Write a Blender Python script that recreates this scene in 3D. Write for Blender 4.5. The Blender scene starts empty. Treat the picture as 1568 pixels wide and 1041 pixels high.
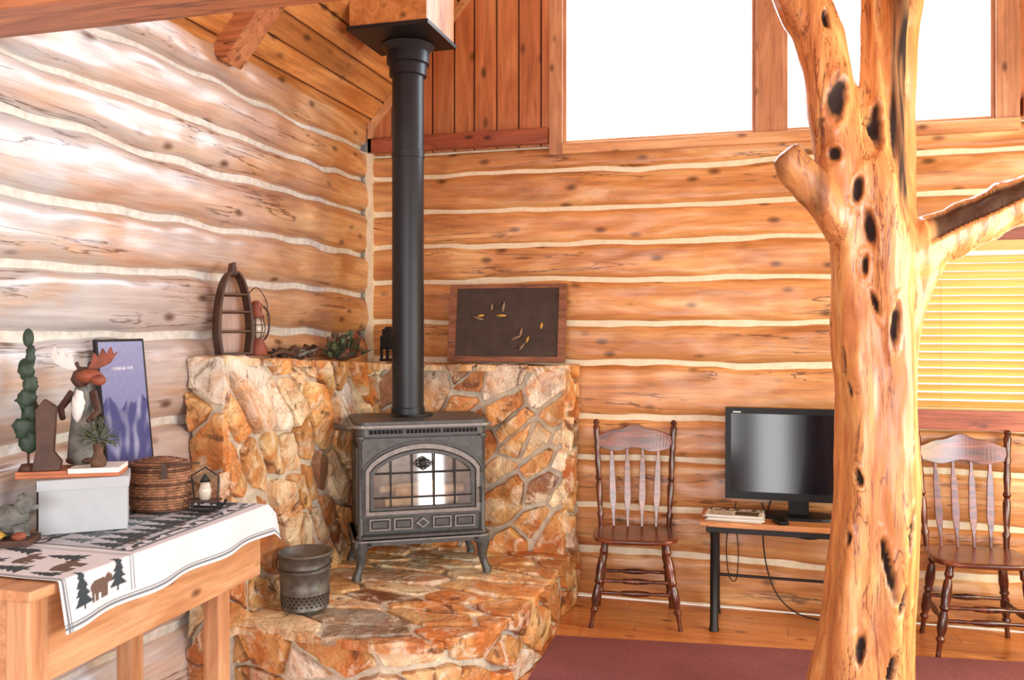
import bpy, math, random
from mathutils import Vector, Matrix, Euler, noise
random.seed(7)
S=bpy.context.scene
def lin(c):
    c=c/255.0
    return c/12.92 if c<=0.04045 else ((c+0.055)/1.055)**2.4
def rgb(r,g,b): return (lin(r),lin(g),lin(b))
def nz(x,y=0,z=0): return noise.noise(Vector((x,y,z)))

# ------------------------------------------------------------------ materials
class NT:
    def __init__(s,name):
        s.mat=bpy.data.materials.new(name); s.mat.use_nodes=True
        s.t=s.mat.node_tree; s.b=s.t.nodes['Principled BSDF']; s.out=s.t.nodes['Material Output']
    def n(s,typ,**kw):
        nd=s.t.nodes.new(typ)
        for k,v in kw.items(): setattr(nd,k,v)
        return nd
    def l(s,a,b): s.t.links.new(a,b)
    def mapping(s,scale,loc=(0,0,0)):
        if not hasattr(s,'tc'): s.tc=s.n('ShaderNodeTexCoord')
        m=s.n('ShaderNodeMapping'); m.inputs['Scale'].default_value=scale; m.inputs['Location'].default_value=loc
        s.l(s.tc.outputs['Object'],m.inputs['Vector']); return m.outputs['Vector']
    def noise(s,vec,scale=1,detail=4,rough=.5,dist=0):
        n=s.n('ShaderNodeTexNoise'); n.inputs['Scale'].default_value=scale; n.inputs['Detail'].default_value=detail
        n.inputs['Roughness'].default_value=rough; n.inputs['Distortion'].default_value=dist
        s.l(vec,n.inputs['Vector']); return n.outputs['Fac']
    def ramp(s,fac,stops):
        r=s.n('ShaderNodeValToRGB'); e=r.color_ramp.elements
        while len(e)<len(stops): e.new(.5)
        for i,(p,c) in enumerate(stops):
            e[i].position=p
            if not isinstance(c,tuple): c=(c,c,c)
            e[i].color=(*c,1)
        s.l(fac,r.inputs['Fac']); return r.outputs['Color']
    def mix(s,fac,a,b,typ='MIX'):
        m=s.n('ShaderNodeMix',data_type='RGBA',blend_type=typ)
        for k,x in ((0,fac),(6,a),(7,b)):
            if isinstance(x,(int,float)): m.inputs[k].default_value=x
            elif isinstance(x,tuple): m.inputs[k].default_value=(*x,1)
            else: s.l(x,m.inputs[k])
        return m.outputs[2]
    def math(s,op,a,b):
        m=s.n('ShaderNodeMath',operation=op)
        for k,x in ((0,a),(1,b)):
            if isinstance(x,(int,float)): m.inputs[k].default_value=x
            else: s.l(x,m.inputs[k])
        return m.outputs[0]
    def tone(s):
        a=s.n('ShaderNodeAttribute'); a.attribute_name='tone'; return a.outputs['Color']
    def bump(s,h,strength=.3,dist=.01):
        b=s.n('ShaderNodeBump'); b.inputs['Strength'].default_value=strength; b.inputs['Distance'].default_value=dist
        s.l(h,b.inputs['Height']); s.l(b.outputs['Normal'],s.b.inputs['Normal'])
    def col(s,c): 
        if isinstance(c,tuple): s.b.inputs['Base Color'].default_value=(*c,1)
        else: s.l(c,s.b.inputs['Base Color'])
    def set(s,**kw):
        for k,v in kw.items(): s.b.inputs[k.replace('_',' ')].default_value=v

def wood(name,dark,mid,light,axis='X',sc=1.0,knot=True,rough=.45,coat=.15,bump=.35,crack=True,sheen_tint=None):
    t=NT(name)
    def vec(al,ac,off=0):
        v=[ac*sc]*3; v['XYZ'.index(axis)]=al*sc
        return t.mapping(tuple(v),(off,off*.7,off*.3))
    n1=t.noise(vec(.9,6),1.4,7,.62,1.0)
    c=t.ramp(n1,[(.30,dark),(.5,mid),(.70,light)])
    n2=t.noise(vec(2.5,55,3),1,3,.6,.3)
    c=t.mix(1.0,c,t.ramp(n2,[(.3,.78),(.7,1.12)]),'MULTIPLY')
    if sheen_tint:  # cool window sheen painted into the wood colour, strongest at the near end
        y0,y1,pale=sheen_tint
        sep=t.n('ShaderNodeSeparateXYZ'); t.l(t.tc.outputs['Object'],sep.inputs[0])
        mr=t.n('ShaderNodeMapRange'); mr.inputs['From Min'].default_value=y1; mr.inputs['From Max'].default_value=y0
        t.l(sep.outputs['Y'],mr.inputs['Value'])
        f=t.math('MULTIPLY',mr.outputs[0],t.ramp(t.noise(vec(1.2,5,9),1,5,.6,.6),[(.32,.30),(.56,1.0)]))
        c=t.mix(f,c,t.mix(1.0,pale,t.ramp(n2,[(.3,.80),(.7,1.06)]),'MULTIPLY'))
    h=n2
    if knot:
        v=t.n('ShaderNodeTexVoronoi'); v.inputs['Scale'].default_value=1; v.inputs['Randomness'].default_value=1
        t.l(vec(4.2,8.5,1.3),v.inputs['Vector'])
        kd=v.outputs['Distance']
        kn=t.ramp(kd,[(0.06,1.0),(.12,.6),(.20,.0)])
        c=t.mix(t.math('MULTIPLY',kn,.85),c,tuple(x*.25 for x in dark))
    if crack:
        n3=t.noise(vec(.7,13,5),1,5,.55,.4)
        cr=t.ramp(n3,[(.486,0.0),(.498,1.0),(.503,1.0),(.515,0.0)])
        mk=t.ramp(t.noise(vec(1.1,4,11),1,2),[(.46,0.0),(.56,1.0)])
        c=t.mix(t.math('MULTIPLY',t.math('MULTIPLY',cr,mk),.85),c,tuple(x*.22 for x in dark))
    tn=t.tone()
    c=t.mix(1.0,c,t.mix(tn,(.74,.70,.68),(1.2,1.2,1.2)),'MULTIPLY')
    t.col(c); t.set(Roughness=rough,Coat_Weight=coat,Coat_Roughness=.25)
    t.bump(h,bump,.004)
    return t.mat
def plain(name,c,rough=.5,metal=0,var=.15,nscale=12,bump=0,coat=0,spec=.5):
    t=NT(name); n=t.noise(t.mapping((1,1,1)),nscale,5,.6)
    t.col(t.mix(1.0,c,t.ramp(n,[(.3,1-var),(.7,1+var)]),'MULTIPLY'))
    t.set(Roughness=rough,Metallic=metal,Coat_Weight=coat,Specular_IOR_Level=spec)
    if bump: t.bump(n,bump,.005)
    return t.mat
def vcol(name,rough=.8,bump=0,nscale=60,var=.08):
    t=NT(name); n=t.noise(t.mapping((1,1,1)),nscale,4,.6)
    t.col(t.mix(1.0,t.tone(),t.ramp(n,[(.3,1-var),(.7,1+var)]),'MULTIPLY')); t.set(Roughness=rough)
    if bump: t.bump(n,bump,.003)
    return t.mat

OR_D,OR_M,OR_L=rgb(174,110,60),rgb(210,149,92),rgb(234,189,132)
M_logb=wood('log_back',OR_D,OR_M,OR_L,'X',rough=.42,coat=.25)
M_logl=wood('log_left',rgb(164,104,58),rgb(206,150,94),rgb(230,190,138),'Y',rough=.38,coat=.40,bump=.5,sheen_tint=(2.5,4.5,rgb(200,200,202)))  # pale grey painted on the near logs as daylight sheen
M_chink=plain('chinking',rgb(228,216,190),.9,var=.1,nscale=25,bump=.3)
M_chinkl=plain('chinking_grey',rgb(212,208,200),.9,var=.2,nscale=25,bump=.3)
M_gable=wood('gable_pine',rgb(154,90,54),rgb(196,126,82),rgb(220,156,108),'Z',1.0,rough=.4,crack=False)
M_ceil=wood('ceiling_pine',rgb(158,98,48),rgb(204,138,76),rgb(230,172,108),'Y',1.0,rough=.4,crack=False)
M_trimp=wood('trim_pale',rgb(186,126,82),rgb(216,162,114),rgb(232,190,144),'X',1.3,rough=.4,crack=False)
M_trimz=wood('trim_pale_z',rgb(162,110,80),rgb(194,142,108),rgb(214,170,132),'Z',1.3,rough=.4,crack=False)
M_red=wood('trim_red',rgb(120,56,34),rgb(158,82,54),rgb(184,108,74),'X',1.3,rough=.4,crack=False)
M_beam=wood('beam',rgb(146,86,52),rgb(188,120,78),rgb(214,152,106),'X',1.0,rough=.45)
M_floor=wood('floor_pine',rgb(184,106,52),rgb(218,142,78),rgb(232,166,98),'X',1.2,rough=.25,coat=.5,crack=False)
M_table=wood('table_pine',rgb(180,122,80),rgb(206,154,110),rgb(222,178,138),'Y',1.3,rough=.4,crack=False)
M_tablez=wood('table_pine_z',rgb(172,114,74),rgb(202,148,106),rgb(220,176,134),'Z',1.3,rough=.4,knot=False,crack=False)
M_frame=wood('old_frame',rgb(104,64,45),rgb(142,90,62),rgb(166,114,84),'X',2,rough=.6,knot=False)
M_tvt=wood('tvtable_wood',rgb(166,102,55),rgb(202,140,86),rgb(220,164,112),'X',2,rough=.35,knot=False)
M_chair=wood('chair_walnut',rgb(40,18,12),rgb(80,36,22),rgb(132,66,40),'Z',3,knot=False,rough=.25,coat=.5,crack=False,bump=.1)
M_chairx=wood('chair_walnut_seat',rgb(60,26,16),rgb(110,52,32),rgb(154,84,52),'X',3,knot=False,rough=.22,coat=.6,crack=False,bump=.1)

def stone_mat(name):
    t=NT(name)
    v1=t.mapping((1,1,1)); n1=t.noise(v1,4.5,6,.58,.9); n2=t.noise(v1,10,6,.62,.8)
    c=t.mix(t.ramp(n1,[(.42,0.0),(.60,.8)]),t.tone(),t.mix(1.0,t.tone(),rgb(232,168,104),'MULTIPLY'))
    c=t.mix(t.ramp(n2,[(.52,0.0),(.62,.6)]),c,rgb(242,230,204))
    n3=t.noise(t.mapping((1,1,1),(5,5,5)),5.5,7,.64,1.6)
    c=t.mix(t.ramp(n3,[(.58,0.0),(.65,.85)]),c,rgb(104,66,40))
    n5=t.noise(t.mapping((1,1,1),(2,8,5)),4,6,.66,1.8)
    c=t.mix(t.ramp(n5,[(.475,0.0),(.50,.5),(.525,0.0)]),c,rgb(126,82,50))
    t.col(c); t.set(Roughness=.55,Coat_Weight=.12)
    h=t.math('ADD',n1,t.math('MULTIPLY',n2,.6)); t.bump(h,.85,.035)
    return t.mat
M_stone=stone_mat('flagstone')
M_mortar=plain('mortar',rgb(206,196,176),.95,var=.22,nscale=30,bump=.6)
M_iron=plain('cast_iron',rgb(84,85,85),.42,.35,.25,40,.15)
M_irond=plain('cast_iron_dark',rgb(40,40,40),.5,.4,.25,40,.2)
M_ironl=plain('cast_iron_edge',rgb(136,133,130),.4,.4,.2,40,.1)
M_pipe=plain('stove_pipe_black',rgb(34,38,45),.42,.3,.1,6,.03)
M_black=plain('black_metal',rgb(22,22,24),.45,.2,.1)
M_wire=plain('screen_wire',rgb(92,76,68),.6,.3,.3)
M_back=plain('screen_backing',rgb(72,54,47),.8,0,.45,9,.3)
M_galv=plain('galvanized',rgb(110,108,102),.5,.6,.4,18,.25)
M_dark=plain('hole_dark',rgb(14,12,11),.9)
M_brick=plain('firebrick',rgb(150,134,116),.9,var=.35,nscale=30,bump=.4)
M_log=plain('firewood',rgb(206,176,138),.8,var=.4,nscale=20,bump=.6)
M_tvb=plain('tv_bezel',rgb(9,9,11),.4,0,.05,spec=.2)
t=NT('tv_screen'); t.col(rgb(12,16,26)); t.set(Roughness=.10,Specular_IOR_Level=.28); M_tvs=t.mat
M_paper=vcol('printed',.6)
M_cloth=vcol('runner_cloth',.9,.4,400,.05)
M_boxg=plain('shoebox_grey',rgb(176,184,190),.7,var=.06)
M_boxd=plain('shoebox_black',rgb(38,36,40),.6,var=.1)
M_white=plain('white_paint',rgb(222,222,218),.6,var=.06)
M_orange=plain('orange_edge',rgb(180,108,72),.6,var=.2)
M_green=plain('green_leaf',rgb(78,94,62),.7,var=.5,nscale=50,bump=.4)
M_dgreen=plain('dark_green_paint',rgb(38,60,46),.55,var=.35,nscale=30,bump=.3)
M_twig=plain('twig_brown',rgb(92,66,48),.8,var=.5,nscale=50,bump=.5)
M_gray=plain('weathered_carving',rgb(106,108,104),.8,var=.6,nscale=25,bump=.6)
M_rust=plain('rust_carving',rgb(132,68,46),.6,var=.4,nscale=25,bump=.4)
M_brown=plain('dark_brown_wood',rgb(72,46,34),.6,var=.4,nscale=20,bump=.3)
M_wick=plain('wicker',rgb(150,104,74),.6,var=.5,nscale=45,bump=.5)
M_wickd=plain('wicker_dark',rgb(92,58,40),.6,var=.5,nscale=45,bump=.5)
M_yellow=plain('lure_yellow',rgb(200,156,72),.4,var=.2)
M_mut=plain('lure_muted',rgb(138,112,88),.6,var=.3)
M_lglass=plain('lantern_glass',rgb(205,195,180),.1,0,.1)
t=NT('rug_maroon'); n=t.noise(t.mapping((1,1,1)),160,3,.7); n2=t.noise(t.mapping((1,1,1)),3,4,.6)
t.col(t.mix(1.0,t.ramp(n,[(.35,rgb(92,48,52)),(.65,rgb(156,92,96))]),t.ramp(n2,[(.3,.85),(.7,1.1)]),'MULTIPLY')); t.set(Roughness=.95); t.bump(n,.7,.004); M_rug=t.mat
# tree
t=NT('juniper'); v=t.mapping((7,7,1.2)); n=t.noise(v,1.8,7,.65,1.2); nf=t.noise(t.mapping((34,34,4)),1,4,.6,.5)
c=t.ramp(n,[(.25,rgb(160,88,48)),(.42,rgb(208,134,78)),(.58,rgb(228,163,98)),(.75,rgb(242,198,130))])
c=t.mix(1.0,c,t.ramp(nf,[(.3,.80),(.7,1.08)]),'MULTIPLY')
ck=t.noise(t.mapping((20,20,1.6),(3,1,7)),1,5,.6,.8)
ckm=t.ramp(t.noise(t.mapping((4,4,2),(7,2,1)),1,3),[(.44,0.0),(.54,1.0)])
c=t.mix(t.math('MULTIPLY',t.math('MULTIPLY',t.ramp(ck,[(.480,0.0),(.496,1.0),(.504,1.0),(.520,0.0)]),ckm),.85),c,rgb(116,54,30))
tn=t.tone()
c=t.mix(tn,c,rgb(40,24,18)); t.col(c); t.set(Coat_Roughness=.2)
t.l(t.math('MULTIPLY',t.math('SUBTRACT',1.0,tn),.3),t.b.inputs['Coat Weight'])
t.l(t.math('ADD',t.math('MULTIPLY',tn,.5),.38),t.b.inputs['Roughness'])
t.bump(nf,.3,.006); M_tree=t.mat
# blinds
t=NT('blind_slat'); n=t.noise(t.mapping((1,40,40)),2,3)
t.col(t.ramp(n,[(.3,rgb(208,168,106)),(.7,rgb(228,194,134))])); t.set(Roughness=.4)
tr=t.n('ShaderNodeBsdfTranslucent'); tr.inputs[0].default_value=(*rgb(250,214,142),1)
mx=t.n('ShaderNodeMixShader'); mx.inputs[0].default_value=.28; t.l(t.b.outputs[0],mx.inputs[1]); t.l(tr.outputs[0],mx.inputs[2]); t.l(mx.outputs[0],t.out.inputs[0]); M_slat=t.mat
def glassy(name,tf,tint):
    t=NT(name); tr=t.n('ShaderNodeBsdfTransparent'); tr.inputs[0].default_value=(*tint,1)
    gl=t.n('ShaderNodeBsdfGlossy'); gl.inputs['Roughness'].default_value=.04
    mx=t.n('ShaderNodeMixShader'); mx.inputs[0].default_value=tf; t.l(tr.outputs[0],mx.inputs[1]); t.l(gl.outputs[0],mx.inputs[2]); t.l(mx.outputs[0],t.out.inputs[0]); return t.mat
M_glass=glassy('window_glass',.05,(1,1,1))
M_sglass=glassy('stove_glass',.2,(.85,.83,.8))

# ------------------------------------------------------------------ mesh builder
class MB:
    def __init__(s): s.v=[];s.f=[];s.m=[];s.sm=[];s.t=[];s.mats=[];s.M=Matrix()
    def add(s,vs,fs,mat,smooth=False,tone=(.5,.5,.5)):
        if mat not in s.mats: s.mats.append(mat)
        k=s.mats.index(mat); o=len(s.v)
        for i,p in enumerate(vs):
            s.v.append(tuple(s.M@Vector(p)))
            s.t.append(tone[i] if isinstance(tone,list) else tone)
        for f in fs: s.f.append([o+i for i in f]); s.m.append(k); s.sm.append(smooth)
    def box(s,c,d,mat,rot=None,tone=(.5,.5,.5)):
        R=Euler(rot).to_matrix() if rot else Matrix.Identity(3)
        vs=[Vector(c)+R@Vector((sx*d[0]/2,sy*d[1]/2,sz*d[2]/2)) for sx in(-1,1) for sy in(-1,1) for sz in(-1,1)]
        s.add(vs,[(0,1,3,2),(4,6,7,5),(0,4,5,1),(2,3,7,6),(0,2,6,4),(1,5,7,3)],mat,False,tone)
    def bb(s,x0,x1,y0,y1,z0,z1,mat,tone=(.5,.5,.5)):
        s.box(((x0+x1)/2,(y0+y1)/2,(z0+z1)/2),(x1-x0,y1-y0,z1-z0),mat,None,tone)
    def beam(s,p0,p1,w,h,mat,up=(0,0,1),tone=(.5,.5,.5)):
        p0,p1=Vector(p0),Vector(p1); d=(p1-p0).normalized(); u=Vector(up); x=d.cross(u).normalized(); u=x.cross(d)
        vs=[p+x*a*w/2+u*b*h/2 for p in(p0,p1) for a,b in((-1,-1),(1,-1),(1,1),(-1,1))]
        s.add(vs,[(0,1,2,3),(4,7,6,5),(0,4,5,1),(1,5,6,2),(2,6,7,3),(3,7,4,0)],mat,False,tone)
    def tube(s,pts,rad,mat,n=12,smooth=True,tone=(.5,.5,.5)):
        pts=[Vector(p) for p in pts]
        if not isinstance(rad,(list,tuple)): rad=[rad]*len(pts)
        d=(pts[1]-pts[0]).normalized(); a=Vector((0,0,1)) if abs(d.z)<.9 else Vector((1,0,0))
        x=d.cross(a).normalized(); vs=[]
        for i,p in enumerate(pts):
            if i==0: dd=pts[1]-pts[0]
            elif i==len(pts)-1: dd=pts[-1]-pts[-2]
            else: dd=pts[i+1]-pts[i-1]
            dd=dd.normalized() if dd.length>1e-9 else d
            x=(x-dd*x.dot(dd)); x=x.normalized(); y=dd.cross(x)
            for k in range(n):
                an=2*math.pi*k/n; vs.append(p+(x*math.cos(an)+y*math.sin(an))*rad[i])
        fs=[]
        for i in range(len(pts)-1):
            for k in range(n): fs.append((i*n+k,i*n+(k+1)%n,(i+1)*n+(k+1)%n,(i+1)*n+k))
        s.add(vs,fs,mat,smooth,tone)
        L=(len(pts)-1)*n
        s.add([vs[k] for k in range(n)],[tuple(reversed(range(n)))],mat,False,tone)
        s.add([vs[L+k] for k in range(n)],[tuple(range(n))],mat,False,tone)
    def lathe(s,p0,p1,prof,mat,n=16,smooth=True,tone=(.5,.5,.5)):
        p0,p1=Vector(p0),Vector(p1); d=p1-p0; dn=d.normalized(); a=Vector((0,0,1)) if abs(dn.z)<.9 else Vector((1,0,0))
        x=dn.cross(a).normalized(); y=dn.cross(x); vs=[]
        for tt,r in prof:
            for k in range(n):
                an=2*math.pi*k/n; vs.append(p0+d*tt+(x*math.cos(an)+y*math.sin(an))*max(r,.0003))
        fs=[(i*n+k,i*n+(k+1)%n,(i+1)*n+(k+1)%n,(i+1)*n+k) for i in range(len(prof)-1) for k in range(n)]
        fs+=[tuple(reversed(range(n))),tuple(range((len(prof)-1)*n,len(prof)*n))]
        s.add(vs,fs,mat,smooth,tone)
    def ball(s,c,r,mat,nu=14,nv=9,smooth=True,tone=(.5,.5,.5),rough=0,seed=0):
        if not isinstance(r,(tuple,list)): r=(r,r,r)
        vs=[]
        for j in range(nv+1):
            ph=math.pi*j/nv
            for i in range(nu):
                th=2*math.pi*i/nu; d=Vector((math.sin(ph)*math.cos(th),math.sin(ph)*math.sin(th),math.cos(ph)))
                k=1+rough*nz(d.x*2+seed,d.y*2,d.z*2)
                vs.append(Vector(c)+Vector((d.x*r[0]*k,d.y*r[1]*k,d.z*r[2]*k)))
        fs=[(j*nu+i,(j+1)*nu+i,(j+1)*nu+(i+1)%nu,j*nu+(i+1)%nu) for j in range(nv) for i in range(nu)]
        s.add(vs,fs,mat,smooth,tone)
    def prism(s,poly,y0,y1,mat,tone=(.5,.5,.5),f=None):
        f=f or (lambda x,y,z:(x,y,z)); n=len(poly)
        vs=[f(x,y0,z) for x,z in poly]+[f(x,y1,z) for x,z in poly]
        fs=[tuple(range(n)),tuple(reversed(range(n,2*n)))]+[(i,i+n,(i+1)%n+n,(i+1)%n) for i in range(n)]
        s.add(vs,fs,mat,False,tone)
    def ring(s,outer,inner,y0,y1,mat,tone=(.5,.5,.5),closed=True):
        n=len(outer); vs=[(x,y0,z) for x,z in outer]+[(x,y0,z) for x,z in inner]+[(x,y1,z) for x,z in outer]+[(x,y1,z) for x,z in inner]
        fs=[]
        for i in range(n if closed else n-1):
            j=(i+1)%n
            fs+=[(i,j,n+j,n+i),(2*n+i,3*n+i,3*n+j,2*n+j),(i,2*n+i,2*n+j,j),(n+i,n+j,3*n+j,3*n+i)]
        if not closed:
            for i in (0,n-1): fs.append((i,n+i,3*n+i,2*n+i))
        s.add(vs,fs,mat,False,tone)
    def build(s,name,bevel=0,loc=(0,0,0),rot=0,fix=True,rot3=None):
        me=bpy.data.meshes.new(name); me.from_pydata(s.v,[],s.f)
        for m in s.mats: me.materials.append(m)
        me.polygons.foreach_set('material_index',s.m); me.polygons.foreach_set('use_smooth',s.sm)
        ca=me.color_attributes.new('tone','FLOAT_COLOR','POINT')
        flat=[]
        for c in s.t: flat+= [c[0],c[1],c[2],1.0]
        ca.data.foreach_set('color',flat)
        if fix:
            import bmesh
            bm=bmesh.new(); bm.from_mesh(me); bmesh.ops.recalc_face_normals(bm,faces=bm.faces); bm.to_mesh(me); bm.free()
        me.update()
        o=bpy.data.objects.new(name,me); S.collection.objects.link(o)
        o.location=loc; o.rotation_euler=rot3 if rot3 else (0,0,rot)
        if bevel:
            b=o.modifiers.new('bevel','BEVEL'); b.width=bevel; b.segments=2; b.limit_method='ANGLE'; b.angle_limit=math.radians(40)
        return o
def rt(a=.5,d=.28):
    k=a+random.uniform(-d,d); return (k,k,k)

# ------------------------------------------------------------------ dimensions
XL,YB,XR,YF=-2.264,4.88,2.55,-3.0
EAVE=2.79; SL=1.17; RIDX=.143
RIDZ=EAVE+SL*(RIDX-XL)
def log_rows(mb,axis,spans,zs,plane,sgn,bulge,mat,seed,gap=.030,amp=.013,pw=8,rg=1.0):
    def zb(i,a): 
        if i==0 or i==len(zs)-1: return zs[i]
        return zs[i]+amp*1.5*nz(a*1.1,i*7.3+seed)+amp*.8*nz(a*4,i*3.1+seed)
    qs=[-1,-.96,-.90,-.82,-.66,-.42,-.2,0,.2,.42,.66,.82,.90,.96,1]
    for i in range(len(zs)-1):
        for (a0,a1,lo,hi) in spans:
            if zs[i+1]<=lo+.02 or zs[i]>=hi-.02: continue
            na=max(2,int((a1-a0)/.03)); nb=len(qs)-1; vs=[];tn=[]
            tv=rt(.5,.25)
            for k in range(na+1):
                a=a0+(a1-a0)*k/na
                g=gap*(1+.8*nz(a*2.3,i*1.9,seed+4))
                l=zb(i,a)+g/2; h=zb(i+1,a)-g/2
                l=max(l,lo); h=min(h,hi)
                for j,q in enumerate(qs):
                    z=(l+h)/2+q*(h-l)/2
                    o=-bulge*(abs(q)**pw) - .014*rg*(.5+nz(a*1.7,z*6,seed+i)) -.007*rg*(.5+nz(a*7,z*16,seed+i))
                    p=plane+sgn*o
                    vs.append((a,p,z) if axis=='X' else (p,a,z)); tn.append(tv)
            fs=[(k*(nb+1)+j,(k+1)*(nb+1)+j,(k+1)*(nb+1)+j+1,k*(nb+1)+j+1) for k in range(na) for j in range(nb)]
            mb.add(vs,fs,mat,True,tn)
# BACK WALL
mb=MB()
ZB=[-.03,.27,.525,.80,1.04,1.345,1.57,1.82,2.03,2.237,2.457,2.60]
WX0,WX1,WZ0,WZ1=.74,2.05,1.12,1.99
log_rows(mb,'X',[(XL,WX0-.06,0,9),(WX0-.06,WX1+.06,0,WZ0-.10),(WX0-.06,WX1+.06,WZ1+.06,9),(WX1+.06,XR,0,9)],ZB,YB,-1,.040,M_logb,1,gap=.014,pw=9,rg=1.2)
yc=YB+.034
def wall_rect(x0,x1,z0,z1,mat): mb.bb(x0,x1,yc,yc+.12,z0,z1,mat)
wall_rect(XL-.1,WX0,0,2.60,M_chink); wall_rect(WX0,WX1,0,WZ0,M_chink); wall_rect(WX0,WX1,WZ1,2.60,M_chink); wall_rect(WX1,XR+.1,0,2.60,M_chink)
mb.bb(XL-.02,XL+.022,YB-.012,YB+.05,0,2.62,M_chink)
G0,G1,G2,G3,GZ0,GZ1=-1.047,.022,.168,1.19,2.60,4.15
def zc(x): return EAVE+SL*(x-XL) if x<RIDX else RIDZ-SL*(x-RIDX)
x=XL
while x<XR:
    w=random.choice([.125,.135,.14]); x1=min(x+w,XR)
    za=zc(x); zb_=zc(x1)
    l=GZ1 if (x1>G0 and x<G3) else 2.60
    tn=rt(.5,.3); g=.003; c=.004
    if min(za,zb_)>l:
        for (xa,xb,ya,yb) in ((x+g,x+g+c,YB+.03,YB+.02),(x+g+c,x1-g-c,YB+.02,YB+.02),(x1-g-c,x1-g,YB+.02,YB+.03)):
            mb.add([(xa,ya,l),(xb,yb,l),(xb,yb,zc(xb)),(xa,ya,zc(xa))],[(0,1,2,3)],M_gable,False,tn)
    x=x1
def gslab(x0,x1,z0):
    mb.add([(x0,YB+.035,z0),(x1,YB+.035,z0),(x1,YB+.035,zc(x1)+.02),(x0,YB+.035,zc(x0)+.02),(x0,YB+.15,z0),(x1,YB+.15,z0),(x1,YB+.15,zc(x1)+.02),(x0,YB+.15,zc(x0)+.02)],[(0,1,2,3),(4,7,6,5),(0,4,5,1),(1,5,6,2),(2,6,7,3),(3,7,4,0)],M_brown)
gslab(XL,G0,2.60); gslab(G3,XR,2.60); gslab(G0,RIDX,GZ1); gslab(RIDX,G3,GZ1)
mb.build('wall_back',fix=False)
# LEFT WALL
mb=MB()
ZL=[-.03,.3,.6,.9,1.16,1.515,1.76,1.99,2.24,2.45,2.64,2.83]
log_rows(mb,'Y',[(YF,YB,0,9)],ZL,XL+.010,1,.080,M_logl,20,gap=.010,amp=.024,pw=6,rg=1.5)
mb.bb(XL-.19,XL-.056,YF,YB+.15,0,2.82,M_chinkl)
mb.build('wall_left',fix=False)
# RIGHT / FRONT WALLS
mb=MB()
def rw(y0,y1,z0,z1): mb.bb(XR,XR+.12,y0,y1,z0,z1,M_logl)
rw(YF,-1.35,0,2.8); rw(-1.35,-.75,2.15,2.8); rw(-1.35,-.75,0,.1); rw(-.75,1.0,0,2.8); rw(1.0,4.2,0,.75); rw(1.0,4.2,2.3,2.8); rw(2.5,2.65,.75,2.3); rw(4.2,YB+.15,0,2.8)
mb.build('wall_right')
mb=MB()
def fw(x0,x1,z0,z1): mb.bb(x0,x1,YF-.12,YF,z0,z1,M_logb)
fw(XL,-1.9,0,2.8); fw(-1.9,-.2,0,.9); fw(-1.9,-.2,2.3,2.8); fw(-.2,.05,0,2.8); fw(.05,.5,2.1,2.8); fw(.5,.9,0,2.8); fw(.9,2.2,0,.9); fw(.9,2.2,2.3,2.8); fw(2.2,XR,0,2.8)
mb.prism([(XL,2.8),(XR,2.8),(RIDX,RIDZ)],YF-.12,YF,M_gable)
mb.build('wall_front')
# FLOOR
mb=MB(); y=YF
while y<YB:
    y1=min(y+.13,YB+.03); x=XL-.03-random.uniform(0,1.5)
    while x<XR:
        x1=x+random.uniform(1.6,2.8); a,b=max(x,XL-.05),min(x1,XR+.05)
        if b>a: mb.bb(a+.001,b-.001,y+.0012,y1-.0012,-.03,0,M_floor,rt(.5,.25))
        x=x1
    y=y1
mb.bb(XL-.1,XR+.1,YF,YB+.1,-.08,-.031,M_brown)
mb.build('floor')
# CEILING
mb=MB()
L=math.hypot(RIDX-XL+.1,(RIDX-XL+.1)*SL)
ca,sa=1/math.hypot(1,SL),SL/math.hypot(1,SL)
def cpt(side,d,y,off):
    x=XL-.06+d*ca + off*sa; z=EAVE-.06*SL+d*sa - off*ca
    if side>0: x=2*RIDX-x
    return (x,y,z)
for side in (-1,1):
    d=0
    while d<L:
        w=.125
        ys=[YF]; 
        while ys[-1]<YB: ys.append(min(ys[-1]+random.uniform(1.5,3.2),YB+.02))
        for ya,yb in zip(ys[:-1],ys[1:]):
            tn=rt(.5,.3)
            for da,db,oa,ob in ((d+.002,d+.008,-.012,0),(d+.008,d+w-.008,0,0),(d+w-.008,d+w-.002,0,-.012)):
                mb.add([cpt(side,da,ya,oa),cpt(side,db,ya,ob),cpt(side,db,yb,ob),cpt(side,da,yb,oa)],[(0,1,2,3)],M_ceil,False,tn)
        d+=w
    mb.add([cpt(side,-.1,YF-.2,-.013),cpt(side,L+.05,YF-.2,-.013),cpt(side,L+.05,YB+.2,-.013),cpt(side,-.1,YB+.2,-.013)],[(0,1,2,3)],M_brown)
mb.build('ceiling',fix=False)
mb=MB()
for yy in (3.36,1.1):
    for sgn in (-1,1):
        def mx(x): return x if sgn<0 else 2*RIDX-x
        mb.beam((mx(XL-.02),yy,EAVE-.03),(mx(RIDX),yy,RIDZ-.03),.14,.17,M_beam)
mb.build('rafter_beams',.006)
mb=MB(); mb.bb(XL-.02,XR,1.86,2.06,2.40,2.62,M_beam); mb.build('tie_beam',.008)
def trim(i,*a,mat=M_trimp,bev=.004):
    m=MB(); m.bb(*a,mat); m.build('trim_%d'%i,bev)
trim(1,XL,G0-.085,YB-.03,YB+.03,2.61,2.70,mat=M_red)
trim(2,G3+.12,XR,YB-.03,YB+.03,2.61,2.70,mat=M_red)
m=MB(); m.beam((XL+.0,YB-.0,EAVE-.03),(RIDX,YB-.0,RIDZ-.03),.04,.035,M_trimp); m.beam((XR,YB,EAVE-.03),(RIDX,YB,RIDZ-.03),.04,.035,M_trimp); m.build('trim_3')
trim(4,XL,XL+.03,YB-.03,YB+.02,2.61,2.80,mat=M_trimz)
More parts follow.
